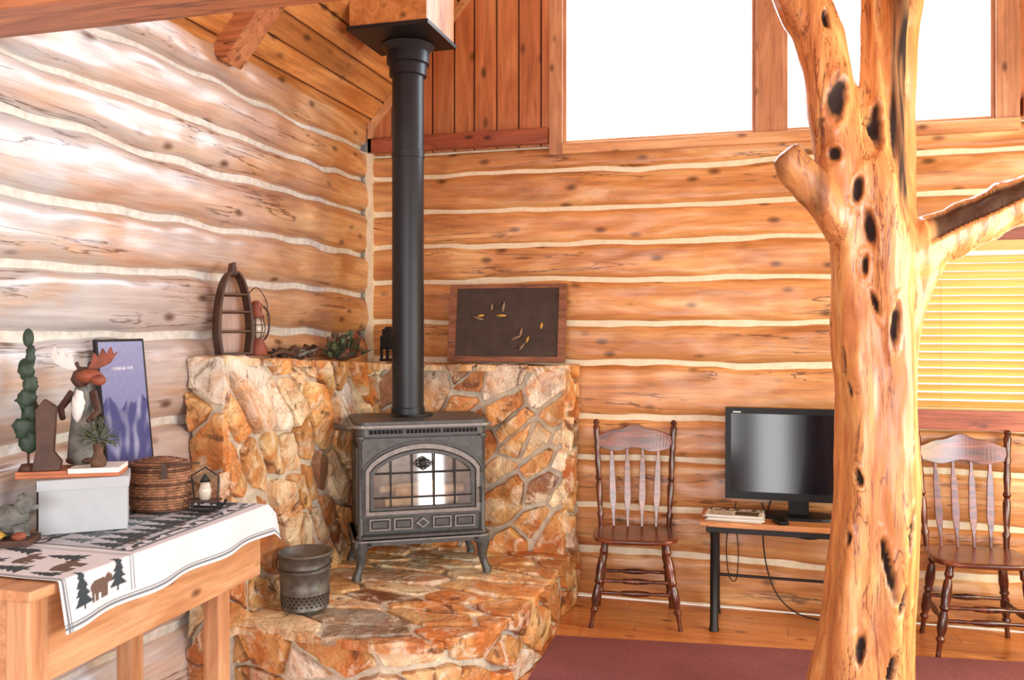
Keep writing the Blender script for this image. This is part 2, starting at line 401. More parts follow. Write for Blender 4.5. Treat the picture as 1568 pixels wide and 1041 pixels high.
for (a,b,n) in ((G0,G1,1),(G2,G3,2)):
    w=MB(); 
    w.bb(a-.0,a+.02,YB-.0,YB+.14,GZ0,GZ1,M_trimz); w.bb(b-.02,b,YB,YB+.14,GZ0,GZ1,M_trimz)
    w.bb(a+.02,b-.02,YB,YB+.14,GZ0,GZ0+.02,M_trimp); w.bb(a+.02,b-.02,YB,YB+.14,GZ1-.02,GZ1,M_trimp)
    if n==1: w.bb(a-.08,a,YB-.02,YB+.06,GZ0-.06,GZ1+.08,M_trimz)
    if n==1: w.bb(b,(G1+G2)/2-.001,YB-.02,YB+.12,GZ0,GZ1+.08,M_trimz)
    else: w.bb((G1+G2)/2-.001,a,YB-.018,YB+.12,GZ0,GZ1+.08,M_trimz); w.bb(b,b+.11,YB-.02,YB+.06,GZ0-.02,GZ1+.08,M_trimz)
    w.bb(a,b,YB+.1,YB+.105,GZ0+.02,GZ1-.02,M_glass)
    w.build('window_%d'%n,.003)
trim(5,G0,G3+.11,YB-.035,YB+.03,GZ0-.06,GZ0,mat=M_trimp)
w=MB()
w.bb(WX0-.06,WX1+.06,YB-.01,YB+.1,WZ0-.1,WZ0,M_red); w.bb(WX0-.06,WX1+.06,YB-.01,YB+.1,WZ1,WZ1+.06,M_red)
w.bb(WX0-.06,WX0,YB-.01,YB+.1,WZ0,WZ1,M_trimz); w.bb(WX1,WX1+.06,YB-.01,YB+.1,WZ0,WZ1,M_trimz)
w.bb(1.375,1.415,YB+.08,YB+.11,WZ0,WZ1,M_trimz)
w.bb(WX0,WX1,YB+.11,YB+.115,WZ0,WZ1,M_glass)
w.build('window_3',.003)
w=MB(); z=WZ0+.03
w.bb(WX0+.01,WX1-.01,YB-.015,YB+.035,WZ1-.055,WZ1-.003,M_slat)
while z<WZ1-.06:
    w.box(((WX0+WX1)/2,YB+.03,z),(WX1-WX0-.03,.046,.003),M_slat,(math.radians(-48),0,0)); z+=.0415
w.bb(WX0+.012,WX1-.012,YB+.01,YB+.05,WZ0+.003,WZ0+.016,M_slat)
for xx in (WX0+.2,1.395,WX1-.2): w.tube([(xx,YB+.002,WZ0+.01),(xx,YB+.002,WZ1-.05)],.0015,M_yellow,6)
w.build('window_blinds')

# ------------------------------------------------------------------ stonework
def clip(poly,nx,ny,c):
    out=[]
    for i in range(len(poly)):
        a,b=poly[i],poly[(i+1)%len(poly)]; da=nx*a[0]+ny*a[1]-c; db=nx*b[0]+ny*b[1]-c
        if da<=0: out.append(a)
        if (da<0)!=(db<0) and abs(da-db)>1e-12:
            t_=da/(da-db); out.append((a[0]+(b[0]-a[0])*t_,a[1]+(b[1]-a[1])*t_))
    return out
PAL=[(230,190,130)]*4+[(240,220,180)]*4+[(218,164,100)]*4+[(194,138,86)]*2+[(234,226,208)]*2+[(150,114,84)]+[(178,168,150)]+[(226,176,112)]*2
def stones(mb,domain,mapf,dmin,H,gap=.022,rng=None,an=(1,1),hv=.6,nzamp=.013,frac=.028,skew=0):
    rng=rng or random
    xs=[p[0] for p in domain]; ys=[p[1] for p in domain]
    sites=[]
    for k in range(5000):
        p=(rng.uniform(min(xs),max(xs)),rng.uniform(min(ys),max(ys)))
        dm=dmin*rng.choice([.5,.75,1.0,1.2,1.45])*rng.uniform(.9,1.1)
        if all(math.hypot((p[0]-q[0]+skew*(p[1]-q[1]))*an[0],(p[1]-q[1])*an[1])>(dm+q[2])*.5 for q in sites): sites.append((p[0],p[1],dm))
    for i,s0 in enumerate(sites):
        poly=list(domain)
        for j,s1 in enumerate(sites):
            if i==j: continue
            ax,ay=an[0]**2,an[1]**2
            dx,dy=s1[0]-s0[0],s1[1]-s0[1]
            nx=ax*dx+ax*skew*dy; ny=ax*skew*dx+(ax*skew*skew+ay)*dy
            l=math.hypot(nx,ny); w_=(s0[2]**2-s1[2]**2)*.20; 
            c=(nx*(s0[0]+s1[0])/2+ny*(s0[1]+s1[1])/2+w_/2)/l; nx/=l; ny/=l
            c-=gap/2*rng.uniform(.6,1.4)
            poly=clip(poly,nx,ny,c)
            if len(poly)<3: break
        if len(poly)<3: continue
        area=abs(sum(poly[k][0]*poly[(k+1)%len(poly)][1]-poly[(k+1)%len(poly)][0]*poly[k][1] for k in range(len(poly))))/2
        if area<.0008: continue
        cx=sum(p[0] for p in poly)/len(poly); cy=sum(p[1] for p in poly)/len(poly)
        pts=[]
        for k in range(len(poly)):
            a,b=poly[k],poly[(k+1)%len(poly)]; ln=math.hypot(b[0]-a[0],b[1]-a[1]); m_=max(1,int(ln/frac))
            for q in range(m_):
                u=q/m_; x=a[0]+(b[0]-a[0])*u; y=a[1]+(b[1]-a[1])*u
                jx=.013*nz(x*16,y*16,i); jy=.013*nz(x*16,y*16,i+50)
                kk=.965 if q==0 else .985
                pts.append((cx+(x-cx)*kk+jx,cy+(y-cy)*kk+jy))
        h0=H*(1+rng.uniform(-hv,hv)); tx,ty=rng.uniform(-.18,.18),rng.uniform(-.18,.18)
        if hv<.3: tx*=.25; ty*=.25
        col=rgb(*rng.choice(PAL)); br=rng.uniform(.84,1.08); sd=rng.uniform(0,99)
        rings=[(1,-.02,0),(.99,.6,1),(.95,.95,1),(.80,1,1),(.60,1,1),(.40,1,1),(.2,1,1)]
        vs=[];tn=[]
        def hh(x,y,f,full):
            if not full: return f
            r=abs(nz(x*5+sd,y*5,sd))*2*nzamp+nz(x*13,y*13,sd)*nzamp*.8
            return f*(h0+(x-cx)*tx+(y-cy)*ty+ r)
        for sc_,f,full in rings:
            for (x,y) in pts:
                X=cx+(x-cx)*sc_; Y=cy+(y-cy)*sc_; vs.append(mapf(X,Y,hh(X,Y,f,full)))
                v=br*(1+.25*nz(X*6+sd,Y*6,3)); tn.append((col[0]*v,col[1]*v,col[2]*v))
        n=len(pts); vs.append(mapf(cx,cy,hh(cx,cy,1,1))); tn.append(tuple(c*br for c in col))
        fs=[(r*n+k,r*n+(k+1)%n,(r+1)*n+(k+1)%n,(r+1)*n+k) for r in range(len(rings)-1) for k in range(n)]
        fs+=[((len(rings)-1)*n+k,(len(rings)-1)*n+(k+1)%n,len(rings)*n) for k in range(n)]
        mb.add(vs,fs,M_stone,False,tn)
rng=random.Random(23)
mb=MB()
LX=-2.12; RY=4.68; LY0=3.14; RX=-.985; RZT=1.335
def ltop(y): return 1.425-.055*(y-LY0)
mb.add([(XL+.0,LY0,0),(LX,LY0,0),(LX,YB,0),(XL+.0,YB,0),(XL+.0,LY0,ltop(LY0)-.015),(LX,LY0,ltop(LY0)-.015),(LX,YB,ltop(YB)-.015),(XL+.0,YB,ltop(YB)-.015)],[(0,3,2,1),(4,5,6,7),(0,1,5,4),(1,2,6,5),(2,3,7,6),(3,0,4,7)],M_mortar)
mb.bb(LX-.01,RX,RY,YB,0,RZT-.015,M_mortar)
HZ=.285
stones(mb,[(LY0,.25),(RY,.25),(RY,ltop(RY)),(LY0,ltop(LY0)+.0)],lambda a,b,h:(LX+h,a,b),.27,.028,rng=rng,an=(1.4,.85),skew=.45)
stones(mb,[(LX,.25),(RX,.25),(RX,RZT+.0),(LX,RZT+.0)],lambda a,b,h:(a,RY-h,b),.23,.028,rng=rng,an=(1.1,.9),skew=-.5)
stones(mb,[(XL,0.05),(LX+.02,0.05),(LX+.02,ltop(LY0)),(XL,ltop(LY0))],lambda a,b,h:(a,LY0-h,b),.22,.025,rng=rng,an=(1,.8))
stones(mb,[(RY-.02,.0),(YB-.005,.0),(YB-.005,RZT),(RY-.02,RZT)],lambda a,b,h:(RX+h,a,b),.2,.025,rng=rng)
stones(mb,[(XL+.01,LY0-.02),(LX+.035,LY0-.02),(LX+.035,YB-.01),(XL+.01,YB-.01)],lambda a,b,h:(a,b,ltop(b)-.016+h),.24,.012,rng=rng,hv=.2,nzamp=.004)
stones(mb,[(LX+.03,RY-.035),(RX+.03,RY-.035),(RX+.03,YB-.01),(LX+.03,YB-.01)],lambda a,b,h:(a,b,RZT-.016+h),.24,.012,rng=rng,hv=.2,nzamp=.004)
mb.build('stone_fireplace_surround',fix=True)
HP=[(XL+.01,3.27),(-1.75,3.20),(-1.42,3.17),(-1.22,3.23),(-1.09,3.40),(-1.01,3.66),(-.99,4.0),(-.985,YB-.005),(XL+.01,YB-.005)]
mb=MB()
n=len(HP)
mb.add([(x,y,0) for x,y in HP]+[(x,y,HZ) for x,y in HP],[tuple(reversed(range(n))),tuple(range(n,2*n))]+[(i,(i+1)%n,(i+1)%n+n,i+n) for i in range(n)],M_mortar)
HP2=[(LX+.02,3.22),(-1.75,3.165),(-1.42,3.135),(-1.19,3.20),(-1.05,3.38),(-.975,3.66),(-.955,4.0),(-.95,RY-.01),(LX+.02,RY-.01)]
stones(mb,HP2,lambda a,b,h:(a,b,HZ-.004+h),.30,.018,rng=rng,an=(.55,1.35),hv=.12,nzamp=.005,skew=.3,gap=.026)
path=HP[:8]; cum=[0]
for a,b in zip(path[:-1],path[1:]): cum.append(cum[-1]+math.hypot(b[0]-a[0],b[1]-a[1]))
def rise(a,b,h):
    a=min(max(a,0),cum[-1]-1e-4)
    k=max(i for i in range(len(cum)-1) if cum[i]<=a); t_=(a-cum[k])/(cum[k+1]-cum[k])
    def nrm(k):
        k=min(max(k,0),len(path)-2); p,q=path[k],path[k+1]; dx,dy=q[0]-p[0],q[1]-p[1]; l=math.hypot(dx,dy); return Vector((dy/l,-dx/l))
    N=(nrm(k)*(1-abs(t_-.5)) + (nrm(k+1) if t_>.5 else nrm(k-1))*abs(t_-.5)).normalized()
    p,q=path[k],path[k+1]; return (p[0]+(q[0]-p[0])*t_+N.x*h,p[1]+(q[1]-p[1])*t_+N.y*h,b)
stones(mb,[(0,.0),(cum[-1],.0),(cum[-1],HZ),(0,HZ)],rise,.22,.03,rng=rng,an=(.7,1.2),skew=.4)
mb.build('stone_hearth')

# ------------------------------------------------------------------ stove
def arch(w,z0,z1,rise_,n=24):
    pts=[(-w,z0)]
    for i in range(n+1):
        x=-w+2*w*i/n; pts.append((x,z1+rise_*(max(0,1-(x/w)**2))**.75))
    pts.append((w,z0)); return pts
mb=MB(); F=-.21
mb.bb(-.315,.315,-.02,.19,.19,.70,M_iron)
mb.bb(-.315,-.285,F+.015,-.02,.19,.70,M_iron); mb.bb(.285,.315,F+.015,-.02,.19,.70,M_iron)
mb.bb(-.285,.285,F+.015,-.02,.19,.30,M_iron); mb.bb(-.285,.285,F+.015,-.02,.655,.70,M_iron)
mb.bb(-.285,.285,-.025,-.019,.30,.655,M_brick); mb.bb(-.284,-.278,F+.02,-.02,.30,.655,M_brick); mb.bb(.278,.284,F+.02,-.02,.30,.655,M_brick)
def rr(w,d,r,z0,z1,mat,y0=0):
    pts=[]
    for cx,cy,a0 in ((w-r,d-r,0),(-w+r,d-r,90),(-w+r,-d+r,180),(w-r,-d+r,270)):
        for k in range(7): a=math.radians(a0+15*k); pts.append((cx+r*math.cos(a),cy+r*math.sin(a)+y0))
    n=len(pts); mb.add([(x,y,z0) for x,y in pts]+[(x,y,z1) for x,y in pts],[tuple(reversed(range(n))),tuple(range(n,2*n))]+[(i,(i+1)%n,(i+1)%n+n,i+n) for i in range(n)],mat)
rr(.325,.22,.05,.70,.742,M_iron,-.005); rr(.352,.245,.06,.742,.757,M_ironl,-.005); rr(.335,.23,.06,.757,.772,M_iron,-.005)
rr(.09,.09,.089,.772,.785,M_irond,.05)
for i in range(3):
    x0=-.27+i*.185; mb.bb(x0,x0+.17,F-.018,F-.012,.712,.732,M_dark)
for i in range(28): mb.bb(-.27+i*.02,-.266+i*.02,F-.020,F-.012,.712,.732,M_iron)
for sx in (-1,1):
    mb.bb(min(sx*.315,sx*.323),max(sx*.315,sx*.323),-.15,.15,.26,.64,M_iron)
    mb.lathe((sx*.305,F+.015,.19),(sx*.305,F+.015,.70),[(0,.022),(.04,.022),(.06,.014),(.5,.014),(.94,.014),(.96,.022),(1,.022)],M_iron)
rr(.335,.225,.05,.165,.195,M_iron,-.005); rr(.345,.235,.05,.185,.195,M_ironl,-.005)
mb.bb(-.30,.30,F-.045,F,.205,.218,M_iron)
inn=arch(.272,.325,.53,.115); k=len(inn)
outr=[(-.30,.30)]+[(-.30+.6*i/(k-3),.69) for i in range(k-2)]+[(.30,.30)]
mb.ring(outr,inn,F-.002,F+.02,M_iron,closed=True)
mb.ring(arch(.284,.315,.535,.125),arch(.266,.333,.525,.110),F-.022,F,M_ironl,closed=True)
mb.ring(arch(.262,.336,.522,.108),arch(.244,.350,.512,.100),F-.014,F+.01,M_iron,closed=True)
mb.ring(arch(.298,.5,.54,.135),arch(.292,.5,.535,.13),F-.012,F,M_iron,closed=False)
g=arch(.255,.342,.515,.105); mb.add([(x,F+.002+(z-.345)*.085,z) for x,z in g],[tuple(range(len(g)))],M_sglass)
def atop(x,w=.255,z1=.515,r=.10): return z1+r*(1-(x/w)**2)**.75
for x in (-.16,-.055,.055,.16): mb.bb(x-.0035,x+.0035,F-.012,F,.345,atop(x),M_irond)
for z in (.395,.515): mb.bb(-.25,.25,F-.010,F,z-.0035,z+.0035,M_irond)
mb.lathe((0,F-.014,.56),(0,F,.56),[(0,.014),(.3,.018),(1,.020)],M_irond)
for i in range(10):
    a=2*math.pi*i/10; mb.ball((.032*math.cos(a),F-.006,.56+.022*math.sin(a)),(.008,.005,.006),M_irond,8,5)
mb.ring([(-.055,.56),(0,.595),(.055,.56),(0,.525)],[(-.048,.56),(0,.590),(.048,.56),(0,.530)],F-.009,F,M_irond)
for x0,x1 in ((-.265,-.16),(-.145,-.05),(.05,.145),(.16,.265)):
    mb.ring([(x0,.235),(x1,.235),(x1,.295),(x0,.295)],[(x0+.009,.244),(x1-.009,.244),(x1-.009,.286),(x0+.009,.286)],F-.004,F+.016,M_ironl)
    mb.bb(x0+.014,x1-.014,F-.002,F+.016,.249,.281,M_iron)
mb.ring([(-.035,.265),(0,.292),(.035,.265),(0,.238)],[(-.022,.265),(0,.282),(.022,.265),(0,.248)],F-.006,F+.016,M_ironl)
mb.tube([(.285,F-.01,.43),(.285,F-.04,.43),(.285,F-.045,.36)],.007,M_irond,8)
for sx in (-1,1):
    for sy in (-1,1):
        bx,by=sx*.295,(-.195 if sy<0 else .165)
        mb.tube([(bx,by,.185),(bx+sx*.012,by+sy*.008,.14),(bx+sx*.008,by+sy*.004,.09),(bx+sx*.018,by+sy*.01,.045),(bx+sx*.03,by+sy*.018,.018),(bx+sx*.03,by+sy*.018,0)],[.042,.034,.024,.018,.022,.024],M_iron,12)
        mb.bb(bx-.04,bx+.04,by-.035,by+.035,.16,.19,M_iron)
mb.tube([(-.18,-.12,.355),(.19,-.11,.365)],.028,M_log,10); mb.tube([(-.12,-.09,.40),(.22,-.12,.415)],.024,M_log,10); mb.tube([(-.2,-.06,.41),(.08,-.10,.44)],.02,M_log,10)
for i in range(6): mb.tube([(-.2+.08*i,-.12,.150),(-.17+.08*i,.1,.150)],.006,M_ironl,6)
mb.bb(-.24,.24,-.13,.12,.155,.168,M_irond)
ST=(-1.680,4.205,.311); SR=math.radians(30)
mb.build('wood_stove',.002,ST,SR)
Rm=Matrix.Rotation(SR,3,'Z'); pp=Vector(ST)+Rm@Vector((-.040,.05,0)); px_,py_=pp.x,pp.y
mb=MB(); zb0=.311+.785
prof=[(zb0,.088),(zb0+.03,.088),(zb0+.035,.083),(2.43,.083),(2.432,.086),(2.47,.086),(2.472,.083),(2.86,.083),(2.862,.098),(2.92,.098),(2.925,.112),(2.985,.112),(3.02,.14)]
z0=prof[0][0]; z1=prof[-1][0]
mb.lathe((px_,py_,z0),(px_,py_,z1),[((z-z0)/(z1-z0),r) for z,r in prof],M_pipe,32)
o=mb.build('stove_pipe'); o.modifiers.new('es','EDGE_SPLIT').split_angle=math.radians(35)
mb=MB(); bx0,bx1,by0,by1,bz=-1.935,-1.525,3.94,4.34,3.045
def zt(x): return EAVE+SL*(x-XL)+.01
def bwall(xa,xb,ya,yb): 
    mb.add([(xa,ya,bz),(xb,ya,bz),(xb,yb,bz),(xa,yb,bz),(xa,ya,zt(xa)),(xb,ya,zt(xb)),(xb,yb,zt(xb)),(xa,yb,zt(xa))],[(0,3,2,1),(4,5,6,7),(0,1,5,4),(1,2,6,5),(2,3,7,6),(3,0,4,7)],M_ceil if xb-xa>.1 else M_trimz)
bwall(bx0,bx1,by0,by0+.02); bwall(bx0,bx1,by1-.02,by1); bwall(bx0,bx0+.02,by0+.02,by1-.02); bwall(bx1-.02,bx1,by0+.02,by1-.02)
mb.bb(bx0-.012,bx1+.012,by0-.012,by1+.012,bz-.02,bz,M_black)
mb.build('chimney_box')

# ------------------------------------------------------------------ juniper trunk post
def build_tree():
    mb=MB()
    def dense(pts):
        out=[];rad=[]
        n=len(pts)
        for i in range(n-1):
            p0=pts[max(i-1,0)];p1=pts[i];p2=pts[i+1];p3=pts[min(i+2,n-1)]
            for k in range(5):
                t_=k/5; q=[]
                for c in range(4):
                    a,b,d,e=p0[c],p1[c],p2[c],p3[c]
                    q.append(.5*((2*b)+(-a+d)*t_+(2*a-5*b+4*d-e)*t_*t_+(-a+3*b-3*d+e)*t_**3))
                out.append(q[:3]); rad.append(q[3])
        out.append(pts[-1][:3]); rad.append(pts[-1][3]); return out,rad
    B=[
     [(-.05,0,0,.225),(-.035,0,.12,.20),(-.031,0,.24,.182),(-.01,0,.46,.166),(.007,0,.70,.155),(.02,0,.945,.146),(.022,0,1.19,.142),(.017,0,1.43,.146),(.012,0,1.67,.148),(.005,0,1.84,.152),(-.02,0,2.03,.145),(-.07,0,2.15,.13)],
     [(-.06,0,2.0,.13),(-.105,0,2.2,.116),(-.150,0,2.36,.102),(-.177,0,2.52,.092),(-.206,0,2.64,.087),(-.26,0,2.76,.09),(-.40,.02,3.1,.085),(-.52,.05,3.6,.075),(-.6,.05,4.3,.065)],
     [(-.01,-.02,1.95,.09),(.0,-.03,2.15,.07),(.0,-.03,2.3,.05),(-.008,-.02,2.42,.042),(-.008,-.01,2.55,.038),(.0,0,2.7,.032),(.02,0,3.1,.03),(.04,.05,3.6,.025)],
     [(.04,.02,1.85,.10),(.09,.02,2.03,.07),(.118,.02,2.2,.048),(.122,.02,2.35,.042),(.12,.01,2.5,.046),(.128,.01,2.64,.046),(.14,.0,2.78,.048),(.2,.02,3.3,.05),(.26,.04,4.2,.045)],
     [(.06,-.07,1.90,.045),(.07,-.075,2.1,.040),(.078,-.06,2.28,.036),(.062,-.05,2.45,.036),(.058,-.04,2.6,.038),(.07,-.03,2.78,.038),(.1,0,3.2,.03)],
     [(-.08,-.02,1.90,.09),(-.17,-.03,1.99,.074),(-.24,-.04,2.055,.066),(-.295,-.05,2.115,.062),(-.345,-.06,2.18,.053)],
     [(.03,0,1.72,.11),(.10,0,1.80,.115),(.18,0,1.85,.10),(.26,0,1.885,.092),(.36,0,1.93,.087),(.47,0,1.985,.086),(.58,0,2.03,.086),(.85,.02,2.15,.075),(1.15,.05,2.3,.06)],
     [(.09,0,1.40,.07),(.10,0,1.58,.075),(.13,0,1.70,.075),(.2,0,1.80,.06)],
    ]
    for b in B:
        p,r=dense(b); mb.tube(p,r,M_tree,20)
    o=mb.build('tmp_tree')
    rm=o.modifiers.new('r','REMESH'); rm.mode='VOXEL'; rm.voxel_size=.0085
    sm=o.modifiers.new('s','SMOOTH'); sm.factor=.6; sm.iterations=6
    dg=bpy.context.evaluated_depsgraph_get(); dg.update()
    me=bpy.data.meshes.new_from_object(o.evaluated_get(dg)); bpy.data.objects.remove(o)
    R=random.Random(3)
    sl=[]
    for (x,z,l,w) in [(-.065,1.90,.075,.014),(-.085,1.77,.045,.009),(-.17,2.17,.03,.013),(.02,1.555,.085,.009),(-.12,1.42,.06,.008),(-.11,1.33,.035,.008),(-.085,1.02,.05,.007),
        (.10,1.14,.065,.007),(.12,1.32,.04,.007),(-.005,.70,.13,.008),(.04,.57,.06,.007),(.11,.51,.05,.007),(-.12,.78,.04,.008),(-.025,2.30,.10,.018),(-.165,2.37,.09,.022),
        (.13,1.65,.04,.009),(-.10,.40,.07,.008),(.0,.33,.06,.007),(-.2,2.66,.045,.010),(-.10,2.04,.06,.010),(.03,.12,.06,.011),(-.045,1.63,.05,.006),(.075,.82,.09,.006)]:
        c=(-.01,.15)
        for b in B[0][:-1]:
            if abs(b[2]-z)<.15: c=(b[0],b[3])
        if z>2.15: c=(x,.09)
        dx=max(-.95,min(.95,(x-c[0])/c[1])); y=-c[1]*math.sqrt(1-dx*dx); sl.append((Vector((x,y,z)),l,w,R.uniform(-.35,.35)))
    for i in range(26):
        z=R.uniform(.1,2.0); a=R.uniform(0,math.pi); sl.append((Vector((.0+.15*math.cos(a),.15*math.sin(a),z)),R.uniform(.03,.08),R.uniform(.008,.012),R.uniform(-.2,.2)))
    ca=me.color_attributes.new('tone','FLOAT_COLOR','POINT')
    cols=[0.0]*(4*len(me.vertices))
    nor=[v.normal.copy() for v in me.vertices]
    for i,v in enumerate(me.vertices):
        p=v.co.copy(); n=nor[i]
        d=.016*nz(p.x*5,p.y*5,p.z*1.6)+.011*nz(p.x*14,p.y*14,p.z*2.6)+.005*nz(p.x*30,p.y*30,p.z*7)
        ang=math.atan2(p.y,p.x-.0); d+=.011*math.sin(ang*5+p.z*1.3+2*nz(p.z*1.2))
        dk=0
        for (c,l,w,t_) in sl:
            dz=p.z-c.z
            if abs(dz)>l*1.6: continue
            dh=(Vector((p.x,p.y))-Vector((c.x+t_*dz,c.y))).length
            if dh>.09: continue
            q=math.sqrt((max(0,dh-.004)/(w*1.25))**2*.7+(dz/l)**2)+.3*nz(p.x*40,p.y*40,p.z*25)
            if q<1: d-=.022*(1-max(0,q)**2); dk=max(dk,min(1,2.8*(1-q)))
            elif q<1.5: d+=.003
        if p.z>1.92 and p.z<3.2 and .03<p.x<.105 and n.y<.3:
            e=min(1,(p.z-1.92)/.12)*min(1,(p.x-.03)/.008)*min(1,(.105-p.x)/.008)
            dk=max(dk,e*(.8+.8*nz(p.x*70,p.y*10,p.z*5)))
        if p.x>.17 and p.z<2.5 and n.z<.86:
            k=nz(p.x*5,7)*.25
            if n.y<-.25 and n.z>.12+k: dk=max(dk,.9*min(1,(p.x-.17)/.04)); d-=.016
        if p.x<-.2 and p.z<2.3 and p.z>1.95: dk=max(dk,.35+.6*nz(p.x*20,p.y*20,p.z*8))
        v.co=p+n*d
        dk=max(0,min(1,dk))
        cols[4*i]=cols[4*i+1]=cols[4*i+2]=dk; cols[4*i+3]=1
    ca.data.foreach_set('color',cols)
    me.polygons.foreach_set('use_smooth',[True]*len(me.polygons))
    me.materials.clear(); me.materials.append(M_tree); me.polygons.foreach_set('material_index',[0]*len(me.polygons)); me.update()
    ob=bpy.data.objects.new('juniper_tree_post',me); S.collection.objects.link(ob)
    ob.location=(.43,3.44,0); ob.rotation_euler=(0,0,math.radians(15.5))
build_tree()

# ------------------------------------------------------------------ rug
mb=MB(); RG=[(-.945,4.21),(2.3,4.57),(2.45,.9),(-.93,.6)]
mb.add([(x,y,.001) for x,y in RG]+[(x,y,.013) for x,y in RG],[(0,1,2,3),(4,7,6,5),(0,4,5,1),(1,5,6,2),(2,6,7,3),(3,7,4,0)],M_rug)
mb.build('area_rug',.004)

# ------------------------------------------------------------------ chairs
def chair(name,loc,rot):
    mb=MB()
    out=[]
    for i in range(40):
        a=2*math.pi*i/40; c,s_=math.cos(a),math.sin(a); e=.55
        w=.235-.02*(s_+1)/2*1.2
        out.append((math.copysign(abs(c)**e,c)*w,math.copysign(abs(s_)**e,s_)*.195-.01))
    n=len(out)
    rings=[(.94,.428),(1,.436),(1,.448),(.97,.455),(.8,.452),(.4,.447)]
    vs=[(x*k,y*k,z) for k,z in rings for x,y in out]
    fs=[(r*n+i,r*n+(i+1)%n,(r+1)*n+(i+1)%n,(r+1)*n+i) for r in range(len(rings)-1) for i in range(n)]
    fs+=[tuple(reversed(range(n))),tuple(range((len(rings)-1)*n,len(rings)*n))]
    mb.add(vs,fs,M_chairx,True)
    lp=[(0,.017),(.08,.017),(.12,.022),(.16,.013),(.2,.020),(.34,.024),(.44,.018),(.47,.024),(.5,.015),(.55,.021),(.68,.023),(.76,.014),(.79,.022),(.83,.013),(.93,.011),(1,.013)]
    legs={}
    for sx in(-1,1):
        for sy in(-1,1):
            top=Vector((sx*.155,-.135 if sy<0 else .125,.435)); bot=Vector((sx*.228,-.195,0) if sy<0 else (sx*.20,.17,0))
            legs[(sx,sy)]=(top,bot); mb.lathe(top,bot,lp,M_chair,14)
    def at(k,z): t_,b=legs[k]; u=(t_.z-z)/(t_.z); return t_.lerp(b,u)
    sp=[(0,.008),(.15,.010),(.3,.008),(.35,.013),(.5,.017),(.65,.013),(.7,.008),(.85,.010),(1,.008)]
    for sx in(-1,1): mb.lathe(at((sx,-1),.17),at((sx,1),.19),sp,M_chair,10)
    mb.lathe(at((-1,-1),.235),at((1,-1),.235),sp,M_chair,10); mb.lathe(at((-1,-1),.175),at((1,-1),.175),sp,M_chair,10)
    mb.lathe(at((-1,1),.20),at((1,1),.20),sp,M_chair,10)
    pr=[(0,.014),(.08,.015),(.12,.020),(.15,.012),(.2,.015),(.38,.019),(.42,.012),(.45,.020),(.48,.013),(.6,.018),(.7,.014),(.74,.019),(.78,.014),(.88,.017),(.93,.019),(.95,.012),(.975,.019),(1,.008)]
    P0={};P1={}
    for sx in(-1,1):
        P0[sx]=Vector((sx*.185,.145,.448)); P1[sx]=Vector((sx*.215,.215,1.03)); mb.lathe(P0[sx],P1[sx],pr,M_chair,14)
    def by(z,x=0): 
        u=(z-.448)/(.582); return .145+.07*u+.028*(1-(x/.2)**2)*u
    top=[];bot=[];NN=24
    for i in range(NN+1):
        x=-.205+.41*i/NN; q=abs(x)/.205
        tz=.975+.024*math.cos(q*math.pi*1.0)+.006*math.cos(q*math.pi*3)
        bz_=.865+.010*math.cos(q*math.pi*2)
        top.append((x,tz)); bot.append((x,bz_))
    vs=[]
    for (x,z),(x2,zb2) in zip(top,bot):
        for zz,off in((z,-.011),(z,.011),(zb2,.011),(zb2,-.011)): vs.append((x,by(zz,x)+off,zz))
    fs=[]
    for i in range(NN):
        for k in range(4): fs.append((i*4+k,i*4+(k+1)%4,(i+1)*4+(k+1)%4,(i+1)*4+k))
    fs+=[(0,1,2,3),(NN*4+3,NN*4+2,NN*4+1,NN*4)]
    mb.add(vs,fs,M_chairx)
    for i in range(4):
        xb=-.115+.0767*i; xt=-.13+.0867*i
        pf=[(0,.006,.006),(.12,.007,.007),(.22,.012,.006),(.34,.019,.006),(.75,.014,.006),(.86,.008,.006),(1,.007,.006)]
        vs=[]
        for u,w_,d_ in pf:
            z=.45+u*.44; x=xb+(xt-xb)*u; y=by(z,x)
            for a,b in((-1,-1),(1,-1),(1,1),(-1,1)): vs.append((x+a*w_,y+b*d_,z))
        fs=[(r*4+k,r*4+(k+1)%4,(r+1)*4+(k+1)%4,(r+1)*4+k) for r in range(len(pf)-1) for k in range(4)]
        mb.add(vs,fs,M_chairx)
    return mb.build(name,.002,loc,rot)
chair('dining_chair',(-.60,4.625,0),math.radians(8))
chair('dining_chair.001',(1.045,4.62,0),math.radians(5))

# ------------------------------------------------------------------ TV table, tv, papers, cords
TX0,TX1,TY0,TY1,TZ=-.255,.62,4.50,4.83,.56
mb=MB()
mb.bb(TX0,TX1,TY0,TY1,TZ-.028,TZ,M_tvt)
mb.bb(TX0+.03,TX1-.03,TY0+.02,TY0+.035,TZ-.06,TZ-.028,M_black); mb.bb(TX0+.03,TX1-.03,TY1-.035,TY1-.02,TZ-.06,TZ-.028,M_black)
for x in (TX0+.07,TX1-.07):
    for y,sy in ((TY0+.05,-1),(TY1-.05,1)):
        mb.tube([(x,y,TZ-.03),(x,y-sy*.01,TZ-.1),(x,y-sy*.02,.34),(x,y-sy*.025,.22),(x,y,.1),(x,y+sy*.025,.03),(x,y+sy*.03,0)],[.024,.020,.022,.023,.021,.022,.026],M_black,10)
    mb.tube([(x,TY0+.07,.25),(x,TY1-.07,.25)],.009,M_black,8)
    mb.tube([(x,TY0+.06,TZ-.045),(x,TY1-.06,TZ-.045)],.012,M_black,8)
mb.tube([(TX0+.07,4.665,.25),(TX1-.07,4.665,.25)],.008,M_black,8)
mb.build('tv_table',.002)
mb=MB()
w_,h_=.74,.475
mb.bb(-w_/2,w_/2,-.02,.03,.085,.085+h_,M_tvb)
